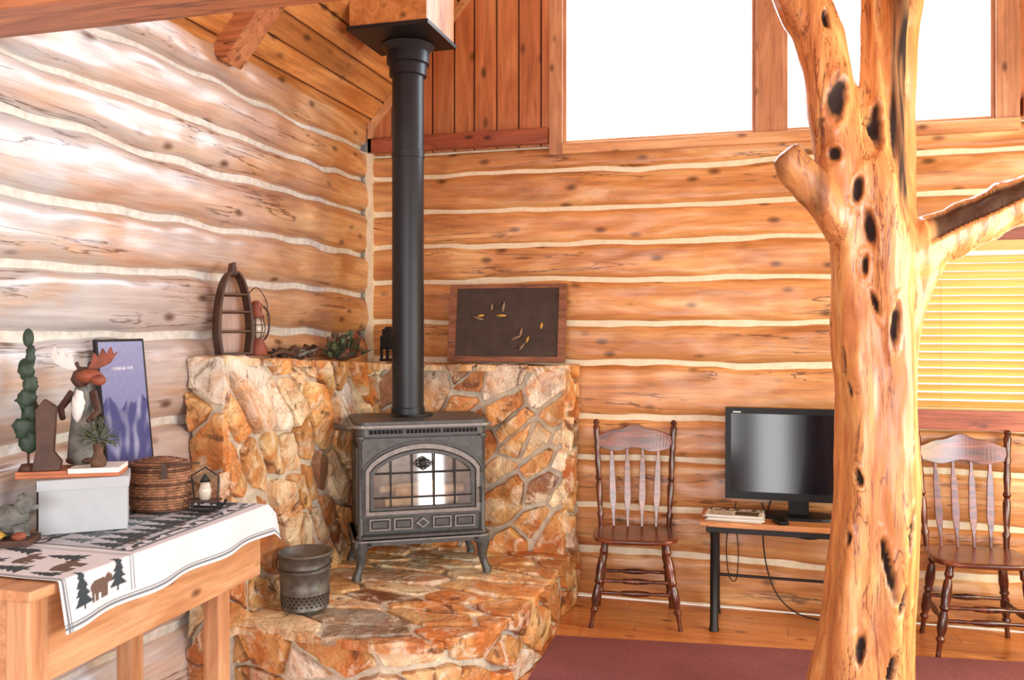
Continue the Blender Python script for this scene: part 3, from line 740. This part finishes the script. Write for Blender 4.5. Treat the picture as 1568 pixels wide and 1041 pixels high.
mb.bb(-w_/2+.03,w_/2-.03,-.022,-.0195,.125,.085+h_-.03,M_tvs)
mb.bb(-.2,.2,.03,.055,.12,.42,M_tvb)
mb.bb(-.05,.05,-.005,.035,.015,.10,M_tvb)
pts=[]
for i in range(28):
    a=2*math.pi*i/28; pts.append((.20*math.copysign(abs(math.cos(a))**.7,math.cos(a)),.10*math.copysign(abs(math.sin(a))**.7,math.sin(a))))
n=len(pts); mb.add([(x,y,0) for x,y in pts]+[(x*.96,y*.96,.014) for x,y in pts],[tuple(reversed(range(n))),tuple(range(n,2*n))]+[(i,(i+1)%n,(i+1)%n+n,i+n) for i in range(n)],M_tvb)
mb.bb(-.33,-.29,-.0225,-.0215,.535,.541,M_white)
for i,(x,y,z) in enumerate(mb.v):
    if z>.05: mb.v[i]=(x,y+(z-.085)*.07,z)
mb.build('television',0,(.235,4.715,TZ+.001),0)
def painted_sheet(mb,x0,x1,y0,y1,z,nx,ny,colf):
    vs=[];tn=[]
    for j in range(ny+1):
        for i in range(nx+1):
            x=x0+(x1-x0)*i/nx; y=y0+(y1-y0)*j/ny; vs.append((x,y,z)); tn.append(colf(i/nx,j/ny))
    fs=[(j*(nx+1)+i,j*(nx+1)+i+1,(j+1)*(nx+1)+i+1,(j+1)*(nx+1)+i) for j in range(ny) for i in range(nx)]
    mb.add(vs,fs,M_paper,False,tn)
mb=MB()
for k,(dx,dy,a) in enumerate(((0,0,.0),(.010,-.004,.04),(-.008,.004,-.04),(.004,0,.02))):
    mb.box((dx,dy,.004+.008*k),(.28,.17,.007),M_white if k%2 else M_lglass,(0,0,a))
def mag(u,v):
    if v>.72: return rgb(50,46,42) if nz(u*16,v*5)>-.1 else rgb(210,204,190)
    if .52<u<.95 and .08<v<.66: return rgb(80+60*nz(u*9,v*9),70,52)
    return rgb(90,84,78) if (int(v*18)%2==0 and nz(u*30,int(v*18))>-.15 and .05<u<.48) else rgb(214,208,192)
painted_sheet(mb,-.138,.138,-.083,.083,.0328,80,50,mag); mb.build('stack_of_magazines',0,(-.085,4.60,TZ+.001),math.radians(-4),fix=False)
mb=MB(); mb.bb(-.025,.025,-.05,.05,0,.018,M_tvb); mb.build('tv_remote',.004,(.14,4.55,TZ+.001),math.radians(20))
mb=MB()
def curve_pts(ctrl,n=8):
    out=[]
    for i in range(len(ctrl)-1):
        p0=ctrl[max(i-1,0)];p1=ctrl[i];p2=ctrl[i+1];p3=ctrl[min(i+2,len(ctrl)-1)]
        for k in range(n):
            t_=k/n; out.append(tuple(.5*((2*b)+(-a+d)*t_+(2*a-5*b+4*d-e)*t_*t_+(-a+3*b-3*d+e)*t_**3) for a,b,d,e in zip(p0,p1,p2,p3)))
    out.append(ctrl[-1]); return out
mb.tube(curve_pts([(.1,4.845,.62),(.06,4.85,.45),(.08,4.85,.25),(.14,4.85,.10),(.25,4.83,.02),(.4,4.8,.01),(.5,4.82,.012)]),.004,M_black,6)
mb.tube(curve_pts([(.05,4.845,.6),(.12,4.85,.48),(.3,4.85,.42),(.5,4.85,.5),(.5,4.845,.62)]),.004,M_black,6)
mb.tube(curve_pts([(-.08,4.845,.6),(-.13,4.85,.4),(-.12,4.85,.2),(-.08,4.85,.18),(-.07,4.85,.35),(-.09,4.85,.5)]),.003,M_black,6)
mb.build('power_cords')

# ------------------------------------------------------------------ side table
QX0,QX1,QY0,QY1,QZ=-2.225,-1.70,1.72,2.78,.90
mb=MB()
mb.bb(QX0,QX1,QY0,QY1,QZ-.028,QZ,M_table)
mb.bb(QX1-.045,QX1-.018,QY0+.03,QY1-.0,QZ-.25,QZ-.028,M_table,(.55,.55,.55)); mb.bb(QX0+.02,QX0+.045,QY0+.03,QY1-.03,QZ-.25,QZ-.028,M_table)
mb.bb(QX0+.045,QX1-.045,QY1-.03,QY1-.005,QZ-.25,QZ-.028,M_table); mb.bb(QX0+.045,QX1-.045,QY0+.03,QY0+.055,QZ-.25,QZ-.028,M_table)
for x in (QX0+.085,QX1-.085):
    for y in (QY0+.09,QY1-.17): mb.bb(x-.032,x+.032,y-.032,y+.032,0,QZ-.03,M_tablez)
mb.bb(QX1-.085,QX1-.015,QY0+.01,QY0+.075,0,QZ-.029,M_tablez)
mb.build('side_table',.004)
def tri(u,v,cx,cy,w,h): 
    y=(v-cy)/h
    return 0<=y<=1 and abs(u-cx)<=w*(1-y)
def pine(u,v,cx,cy,h):
    if abs(u-cx)<h*.04 and 0<=v-cy<h*.2: return True
    return any(tri(u,v,cx,cy+h*(.12+.22*k),h*(.34-.07*k),h*.36) for k in range(4))
def bear(u,v,cx,cy,s_):
    def el(ex,ey,rx,ry): return ((u-cx-ex*s_)/(rx*s_))**2+((v-cy-ey*s_)/(ry*s_))**2<1
    return el(0,.5,.5,.26) or el(.5,.62,.2,.16) or el(.62,.55,.12,.08) or any(abs(u-cx-a*s_)<.09*s_ and 0<=v-cy<.45*s_ for a in(-.36,-.15,.2,.38)) or el(.45,.78,.06,.07)
CD=.60
G_=rgb(52,64,70); Bn=rgb(104,84,74); Wt=rgb(216,220,226); Gy=rgb(110,118,126)
def cloth_col(a,b):
    for e in (.012,.022):
        if abs(b-e)<.0024 or abs(a-e)<.0024: return Gy
    if b<.03 or a<.03: return Wt
    if .035<a<.25:
        for c in ((.075,.04,.105),(.215,.045,.10),(.07,.29,.12),(.2,.22,.12),(.12,.42,.12),(.05,.17,.09),(.23,.40,.12)):
            if pine(a,b,*c): return G_
        for c in ((.14,.045,.075),(.12,.18,.09),(.15,.34,.085)):
            if bear(a,b,*c): return Bn
        return Wt
    if abs(a-.26)<.002 or abs(a-.272)<.002: return Gy
    if .150<b<.52 and .30<a<1.0:
        if abs(b-.156)<.003 or abs(b-.513)<.003 or abs(a-.306)<.003 or abs(a-.994)<.003: return G_
        if .166<b<.20 or .47<b<.505: return rgb(66,76,84) if nz(a*38,b*38)>-.05 else Wt
        for k in range(11):
            if pine(a,b,.345+.061*k,.212,.11+.05*((k*37)%3)/3) : return G_
        for k in range(9):
            if pine(a,b,.37+.074*k,.345,.10+.04*((k*23)%3)/3) : return rgb(96,112,122)
        for c in ((.41,.205,.08),(.60,.205,.09),(.80,.205,.08)):
            if bear(a,b,*c): return Bn
        return rgb(180,188,198)
    return Wt
mb=MB(); NA,NBb=300,170; vs=[];tn=[]
for i in range(NA+1):
    a=1.06*i/NA; y=1.80+a
    for j in range(NBb+1):
        b=CD*j/NBb
        hang=.135-.03*(a/1.06)
        if b>=hang: x=max(QX0+.01,QX1+.008-(b-hang)); z=QZ+.0045+.0015*nz(a*9,b*9)
        else:
            dd=hang-b; x=QX1+.010+.014*math.sin(a*19+1)*(dd/hang)+.012*(dd/hang); z=QZ+.003-dd*.97
        ov=y-(QY1+.01)
        if ov>0: z-=ov*(1.1 if b>=hang else .5)
        vs.append((x,y - (max(ov,0)*.35),z)); tn.append(cloth_col(a,b))
mb.add(vs,[(i*(NBb+1)+j,(i+1)*(NBb+1)+j,(i+1)*(NBb+1)+j+1,i*(NBb+1)+j+1) for i in range(NA) for j in range(NBb)],M_cloth,True,tn)
mb.build('table_runner',fix=False)
TB=QZ+.008
mb=MB(); mb.bb(-.125,.125,-.07,.09,0,.145,M_boxg); mb.bb(-.13,.13,-.075,.095,.135,.168,M_boxg)
mb.bb(-.1315,-.1255,-.06,.08,.01,.13,M_boxd); mb.bb(-.1325,-.1305,-.07,.09,.138,.165,M_boxd)
mb.tube([(-.1335,-.03,.08),(-.1335,.02,.10)],.004,M_white,6); mb.tube([(-.1335,-.02,.06),(-.1335,.03,.09)],.003,M_white,6)
mb.build('shoe_box',.002,(-2.055,2.30,TB),math.radians(38))
mb=MB(); mb.bb(-.17,.13,-.065,.065,0,.012,M_orange); mb.bb(-.02,.13,-.067,.067,.012,.028,M_white); mb.bb(-.17,-.022,-.067,.067,.012,.022,M_orange)
mb.build('wooden_plank',.002,(-2.075,2.30,TB+.169),math.radians(28))
PZ=TB+.169+.0285
mb=MB()
mb.lathe((0,0,0),(0,0,.25),[(0,.040),(.08,.046),(.35,.042),(.6,.034),(.8,.036),(1,.022)],M_gray,16)
for sx in (-1,1): mb.ball((sx*.022,-.012,.012),(.024,.034,.014),M_brown)
mb.ball((0,-.005,.28),(.03,.034,.034),M_brown,rough=.3)
mb.ball((.03,-.028,.285),(.042,.024,.022),M_rust,rough=.2); mb.ball((.066,-.04,.272),(.022,.02,.018),M_rust)
for sx in(-1,1):
    mb.ball((sx*.02,.004,.315),(.008,.006,.016),M_brown,8,6)
    pal=[(sx*.012,.300),(sx*.045,.305),(sx*.085,.325),(sx*.108,.362),(sx*.096,.352),(sx*.088,.378),(sx*.074,.352),(sx*.062,.374),(sx*.05,.345),(sx*.036,.358),(sx*.028,.325)]
    mb.prism(pal,-.006,.006,M_white if sx<0 else M_rust)
mb.ball((0,-.036,.19),(.02,.012,.05),M_white,rough=.4) 
mb.tube([(.032,0,.23),(.06,-.03,.17),(.04,-.06,.14)],[.014,.012,.009],M_brown,8); mb.tube([(-.032,0,.23),(-.058,-.03,.18),(-.04,-.055,.15)],[.014,.012,.009],M_brown,8)
mb.build('carved_moose_figurine',0,(-2.105,2.345,PZ),math.radians(20))
mb=MB(); R=random.Random(5)
for i in range(130):
    a=R.uniform(0,6.28); e=R.uniform(-.3,1.5); r=R.uniform(.055,.095)
    d=Vector((math.cos(a)*math.cos(e)*.9,math.sin(a)*math.cos(e)*.6,math.sin(e))); s_=Vector((math.sin(a),-math.cos(a),0))*R.uniform(-.02,.02)
    c=Vector((0,0,.085)); mb.tube([c,c+d*r*.5+s_*.3,c+d*r*.85+s_,c+d*r*.9+s_*1.8-Vector((0,0,.012))],[.003,.0022,.0016,.0008],M_green if i%2 else M_gray,5)
mb.lathe((0,0,0),(0,0,.085),[(0,.022),(.2,.026),(.5,.014),(1,.018)],M_twig,12)
mb.build('air_plant',0,(-2.005,2.30,PZ),0)
mb=MB()
mb.tube([(0,0,0),(0,0,.40)],.004,M_brown,6)
for k in range(7):
    z=.09+k*.045; w=.036*(1-k*.09)*(1.15 if k%2 else .85); mb.ball((.006*(-1)**k,0,z),(w,.012,.032),M_dgreen,rough=.5,seed=k)
mb.ball((0,0,.415),(.016,.01,.03),M_dgreen); mb.lathe((0,0,0),(0,0,.02),[(0,.03),(1,.02)],M_brown,12)
mb.build('carved_pine_tree',0,(-2.185,2.205,PZ-.006),math.radians(40))
mb=MB()
mb.prism([(-.04,0),(.04,0),(.045,.03),(.022,.06),(.03,.20),(-.005,.225),(-.03,.19),(-.028,.07)],-.012,.012,M_brown)
mb.build('carved_boot_ornament',.003,(-2.125,2.215,PZ-.006),math.radians(30))
mb=MB()
pw,ph=.25,.60
mb.bb(-pw/2,pw/2,0,.012,0,ph,M_black)
nx,ny=60,110; vs=[];tn=[]
for j in range(ny+1):
    for i in range(nx+1):
        u,v=i/nx,j/ny; vs.append((-pw/2+.010+(pw-.020)*u,-.001,.010+(ph-.020)*v))
        c=Vector(rgb(94,98,154)).lerp(Vector(rgb(140,146,184)),min(1,max(0,v)))
        if v<.62+.08*nz(u*4): c=Vector(rgb(66,70,126)).lerp(Vector(rgb(176,182,212)),max(0,nz(u*7,v*7))*1.2)
        if v<.25: c=Vector(rgb(60,50,90))
        if .82<v<.845 and .25<u<.75 and nz(u*50,v*5)>-.1: c=Vector(rgb(205,205,220))
        tn.append(tuple(c))
mb.add(vs,[(j*(nx+1)+i,j*(nx+1)+i+1,(j+1)*(nx+1)+i+1,(j+1)*(nx+1)+i) for j in range(ny) for i in range(nx)],M_paper,False,tn)
mb.build('framed_poster',0,(-2.170,2.67,TB),rot3=(math.radians(-6),0,math.radians(90)))
# creel basket
mb=MB(); R=random.Random(2)
prof=lambda u:(.092+.02*math.sin(u*2.2)-.014*u, .066+.012*math.sin(u*2.4)-.006*u)
nl=17
for k in range(nl):
    u=k/(nl-1); z=.006+u*.145; a_,b_=prof(u); pts=[]
    for i in range(41):
        an=2*math.pi*i/40; w=.0035*(1 if (i+k)%2 else -1); pts.append(((a_+w)*math.cos(an),(b_+w)*math.sin(an),z))
    mb.tube(pts,.0056,M_wick if k%5 else M_wickd,6)
for i in range(20):
    an=2*math.pi*i/20+.08; mb.tube([(prof(u)[0]*math.cos(an),prof(u)[1]*math.sin(an),.004+u*.15) for u in(0,.25,.5,.75,1)],.004,M_wickd,5)
mb.lathe((0,0,0),(0,0,.15),[(0,.055),(1,.055)],M_wickd,16)
for k in range(9):
    s_=1-k*.11; z=.160+.022*(1-s_*s_); pts=[(.105*s_*math.cos(2*math.pi*i/32),.076*s_*math.sin(2*math.pi*i/32),z) for i in range(33)]
    mb.tube(pts,.0058,M_wick if k%2 else M_wickd,6)
mb.lathe((0,0,.150),(0,0,.168),[(0,.07),(1,.06)],M_wickd,20)
mb.tube([(.03,-.075,.168),(.08,-.08,.17),(.14,-.05,.168)],.004,M_brown,6); mb.bb(.02,.04,-.085,-.078,.12,.17,M_brown)
mb.build('wicker_creel_basket',0,(-2.005,2.60,TB-.001),math.radians(25))
mb=MB()
for y in(-.025,.025): mb.tube([(-.055,y,.006),(.04,y,.006),(.06,y,.02),(.065,y,.035)],.005,M_irond,6)
for x in(-.035,.0,.035): mb.tube([(x,-.03,.03),(x,.03,.03)],.004,M_irond,6); 
for x in(-.035,.035):
    for y in(-.025,.025): mb.tube([(x,y,.006),(x,y,.03)],.004,M_irond,6)
for y in(-.02,0,.02): mb.bb(-.055,.05,y-.008,y+.008,.033,.039,M_brown)
mb.lathe((0,0,.039),(0,0,.10),[(0,.018),(.5,.022),(1,.014)],M_lglass,12); mb.lathe((0,0,.10),(0,0,.125),[(0,.018),(1,.004)],M_irond,12)
mb.tube([(-.04,0,.04),(-.05,0,.12),(0,0,.15),(.05,0,.12),(.045,0,.04)],.003,M_irond,6)
mb.build('sled_candle_holder',0,(-1.845,2.63,TB-.001),math.radians(10))
mb=MB()
mb.bb(-.07,.07,-.05,.05,0,.018,M_brown)
mb.ball((0,.0,.075),(.05,.035,.042),M_gray,rough=.3); mb.ball((.045,-.005,.115),(.028,.024,.026),M_gray,rough=.2); mb.ball((.07,-.01,.108),(.014,.012,.01),M_gray)
for y in(-.015,.015): mb.ball((.035,y,.14),.009,M_gray)
for x in(-.03,.03):
    for y in(-.02,.02): mb.tube([(x,y,.06),(x+.004,y,.03),(x+.006,y,.016)],[.018,.014,.015],M_gray,8)
mb.ball((-.03,-.03,.03),(.03,.015,.014),M_yellow,rough=.4); mb.ball((.04,-.035,.028),(.02,.012,.012),M_rust,rough=.4)
mb.build('bear_figurine',0,(-2.12,2.07,QZ+.007),math.radians(25))

# ------------------------------------------------------------------ bucket
mb=MB()
bh=.245
def brad(u): return .102+.014*u
mb.lathe((0,0,0),(0,0,bh),[(0,.100),(.02,.104),(.03,.102),(.28,brad(.28)),(.285,brad(.28)+.003),(.30,brad(.3)+.003),(.305,brad(.31)),(.68,brad(.68)),(.685,brad(.68)+.003),(.70,brad(.7)+.003),(.705,brad(.7)),(.965,brad(1)),(.97,brad(1)+.006),(1,brad(1)+.006),(1,brad(1)-.004),(.9,brad(.9)-.006)],M_galv,36)
mb.lathe((0,0,bh*.85),(0,0,bh*.86),[(0,.105),(1,.105)],M_irond,24)
for r in range(4):
    for k in range(30):
        a=2*math.pi*(k+.5*(r%2))/30; z=.018+r*.014; q=brad(z/bh); mb.box(((q+.0008)*math.cos(a),(q+.0008)*math.sin(a),z+.005),(.002,.007,.007),M_dark,(0,0,a))
mb.tube(curve_pts([(-.114,0,.22),(-.12,-.03,.2),(-.08,-.115,.19),(0,-.13,.185),(.08,-.115,.19),(.12,-.03,.2),(.114,0,.22)],6),.0025,M_irond,6)
for sx in(-1,1): mb.ball((sx*.115,0,.222),.01,M_galv,8,6)
mb.build('metal_bucket',0,(-1.91,3.45,.310),math.radians(15))

# ------------------------------------------------------------------ mantel objects
mb=MB()
def boat(s_,n=20):
    L_=[];Rr=[]
    for i in range(n+1):
        u=i/n; w=.078*math.sqrt(max(0,1-((u-.22)/.80)**2)) if u>.22 else .078*(.86+.14*u/.22)
        L_.append((-w*s_,u*.36)); Rr.append((w*s_,u*.36))
    return L_+Rr[::-1]
o_=boat(1); i_=[(x*.84,.008+z*.955) for x,z in o_]
mb.ring(o_,i_,-.045,.045,M_brown); mb.prism([(x*.95,z*.98+.003) for x,z in o_],.035,.045,M_trimz)
for z,w in((.10,.068),(.185,.066),(.26,.052)): mb.bb(-w,w,-.04,.04,z-.004,z+.004,M_twig)
mb.prism([(-.014,.345),(.014,.345),(.006,.40),(-.006,.40)],-.03,.03,M_brown)
mb.build('boat_shelf',.001,(-2.172,3.30,ltop(3.3)+.012),rot3=(math.radians(-3),0,math.radians(52)))
mb=MB()
mb.lathe((0,0,0),(0,0,.08),[(0,.045),(.1,.048),(.5,.048),(.8,.035),(1,.028)],M_rust,20)
mb.lathe((0,0,.08),(0,0,.17),[(0,.025),(.3,.038),(.6,.038),(1,.024)],M_lglass,20)
mb.lathe((0,0,.17),(0,0,.25),[(0,.034),(.15,.036),(.3,.024),(.6,.026),(.8,.03),(1,.01)],M_rust,20)
for sx in(-1,1): mb.tube(curve_pts([(sx*.035,0,.07),(sx*.055,0,.11),(sx*.055,0,.19),(sx*.032,0,.225)],5),.005,M_brown,8)
for k in range(8): a=k*math.pi/4; mb.tube([(.03*math.cos(a),.03*math.sin(a),.08),(.042*math.cos(a),.042*math.sin(a),.125),(.03*math.cos(a),.03*math.sin(a),.17)],.0022,M_brown,5)
for z in (.105,.14): mb.tube([(.042*math.cos(2*math.pi*i/20),.042*math.sin(2*math.pi*i/20),z) for i in range(21)],.002,M_brown,5)
mb.tube(curve_pts([(-.05,0,.18),(-.045,0,.25),(0,0,.31),(.045,0,.25),(.05,0,.18)],6),.0025,M_brown,6)
mb.build('kerosene_lantern',0,(-2.175,3.48,ltop(3.48)+.012),math.radians(30))
mb=MB(); R=random.Random(9)
for i in range(34):
    y=R.uniform(-.2,.15); x=R.uniform(-.03,.035); a=R.uniform(-.5,.5); l=R.uniform(.03,.09)
    mb.tube([(x,y-l,.012+R.uniform(0,.04)),(x+.01*R.uniform(-1,1),y,.02+R.uniform(0,.045)),(x+a*.03,y+l,.012+R.uniform(0,.04))],[.006,.010,.004],R.choice([M_twig,M_gray,M_irond,M_brown]),6)
for i in range(8): mb.ball((R.uniform(-.02,.03),R.uniform(-.17,.15),.026),(.022,.024,.024),R.choice([M_twig,M_brown]),10,8,False,rough=.8,seed=i)
mb.build('driftwood_and_pinecones',0,(-2.165,3.86,ltop(3.86)+.006))
mb=MB(); R=random.Random(4)
mb.ball((0,0,.03),(.05,.12,.03),M_twig,rough=.4)
for i in range(190):
    a=R.uniform(0,6.28); e=R.uniform(.1,1.4); r=R.uniform(.08,.14); c=Vector((R.uniform(-.02,.02),R.uniform(-.15,.15),.02))
    d=Vector((math.cos(a)*math.cos(e)*.5,math.sin(a)*math.cos(e),math.sin(e))); p=c+d*r
    mb.tube([c,c+d*r*.6,p],[.003,.005,.001],R.choice([M_green,M_green,M_dgreen,M_twig]),5)
    if i%5==0: mb.ball(p,(.014,.014,.016),R.choice([M_rust,M_twig,M_green]),8,6,False,rough=.6,seed=i)
mb.build('pine_arrangement',0,(-2.155,4.34,ltop(4.33)+.006))
mb=MB()
for x in(-.06,.06):
    mb.bb(x-.008,x+.008,-.04,-.03,0,.15,M_black); mb.bb(x-.008,x+.008,.03,.04,0,.15,M_black)
mb.bb(-.07,.07,-.045,.045,0,.012,M_black); mb.bb(-.07,.07,-.045,.045,.07,.08,M_black); mb.bb(-.055,.0,-.04,.04,.08,.19,M_black); mb.bb(.01,.068,-.035,.035,.012,.06,M_brown)
mb.tube(curve_pts([(-.0,-.0,.17),(.04,0,.18),(.05,0,.14),(.03,0,.11),(0,0,.10)],5),.006,M_black,8); mb.lathe((-.03,0,.19),(-.03,0,.205),[(0,.03),(1,.02)],M_black,12)
mb.build('iron_coffee_grinder',.001,(-2.06,4.78,RZT+.010),math.radians(-5))
mb=MB(); fw_,fh=.70,.455
mb.ring([(-fw_/2,0),(fw_/2,0),(fw_/2,fh),(-fw_/2,fh)],[(-fw_/2+.042,.032),(fw_/2-.042,.032),(fw_/2-.042,fh-.024),(-fw_/2+.042,fh-.024)],-.012,.012,M_frame)
mb.bb(-fw_/2+.02,fw_/2-.02,.004,.008,.015,fh-.012,M_back)
xx=-fw_/2+.045
while xx<fw_/2-.04: mb.bb(xx-.0012,xx+.0012,-.001,.001,.02,fh-.015,M_wire); xx+=.0088
zz=.035
while zz<fh-.02: mb.bb(-fw_/2+.03,fw_/2-.03,-.002,0,zz-.0012,zz+.0012,M_wire); zz+=.0088
for (x,z,w,a,m_) in [(-.17,.255,.035,-.3,M_mut),(-.03,.27,.03,0,M_yellow),(-.155,.27,.02,.1,M_yellow),(.21,.21,.018,1.4,M_yellow),(.13,.13,.02,1.2,M_yellow),(.06,.14,.03,.4,M_mut),(.09,.17,.03,1.3,M_mut),(-.02,.32,.03,1.4,M_mut),(.1,.09,.025,.9,M_mut),(-.09,.32,.02,1.5,M_mut),(.05,.09,.02,.3,M_twig),(-.05,.34,.02,.9,M_twig)]:
    c,s_=math.cos(a),math.sin(a)
    mb.tube([(x-w*c,-.008,z-w*s_),(x-w*.3*c,-.012,z-w*.3*s_),(x+w*.5*c,-.012,z+w*.5*s_),(x+w*c,-.008,z+w*s_)],[.002,.008,.007,.002],m_,8)
    mb.tube([(x+w*c,-.008,z+w*s_),(x+w*c*1.3,-.012,z+w*s_-.01),(x+w*c*1.1,-.012,z+w*s_-.02)],.0015,M_irond,5)
mb.build('framed_wire_screen',0,(-1.365,4.775,RZT+.010),rot3=(math.radians(-8),0,0))

# ------------------------------------------------------------------ lights
W=bpy.data.worlds.new('world'); S.world=W; W.use_nodes=True
bg=W.node_tree.nodes['Background']; bg.inputs[0].default_value=(.93,.97,1,1); bg.inputs[1].default_value=1.8
def area(name,loc,rot,sx,sy,power,col):
    l=bpy.data.lights.new(name,'AREA'); l.shape='RECTANGLE'; l.size=sx; l.size_y=sy; l.energy=power; l.color=col
    o=bpy.data.objects.new(name,l); S.collection.objects.link(o); o.location=loc; o.rotation_euler=[math.radians(a) for a in rot]; return o
area('gable_window_daylight',(.07,YB+.4,3.6),(-75,0,0),2.5,1.8,195,(.80,.90,1))
area('blind_window_daylight',(1.4,YB+.35,1.55),(-90,0,0),1.3,.9,22,(1,.95,.8))
area('front_window_daylight',(-1.05,YF-.05,1.6),(90,0,0),1.7,1.4,88,(1,.98,.95))  # added fill lamp behind the camera, in an invented opening
area('front_fill_b',(1.55,YF-.05,1.6),(90,0,0),1.3,1.4,76,(1,.98,.95))  # second added fill lamp, opening likewise invented
area('front_door_daylight',(.275,YF-.05,1.1),(90,0,0),.42,1.9,55,(1,1,1))
area('right_cool_fill',(XR+.05,1.75,1.55),(0,90,0),1.5,1.5,94,(.78,.89,1))  # added cool lamp, out of view, to brighten the left logs
area('right_warm_fill',(XR+.05,3.4,1.5),(0,90,0),1.5,1.5,84,(1,.85,.48))  # added warm lamp, out of view, for the yellow right side of the trunk
area('glazed_door_daylight',(XR+.05,-1.05,1.1),(0,90,0),1.95,.55,20,(1,1,1))
cam=bpy.data.cameras.new('cam'); co=bpy.data.objects.new('camera',cam); S.collection.objects.link(co)
co.location=(0,0,1.55); co.rotation_euler=(math.radians(90),0,math.radians(15.5))
cam.lens=36*1323/1568; cam.sensor_width=36; cam.shift_y=-20.5/1568; cam.clip_start=.05
S.camera=co
S.view_settings.view_transform='Standard'
S.view_settings.look='None'
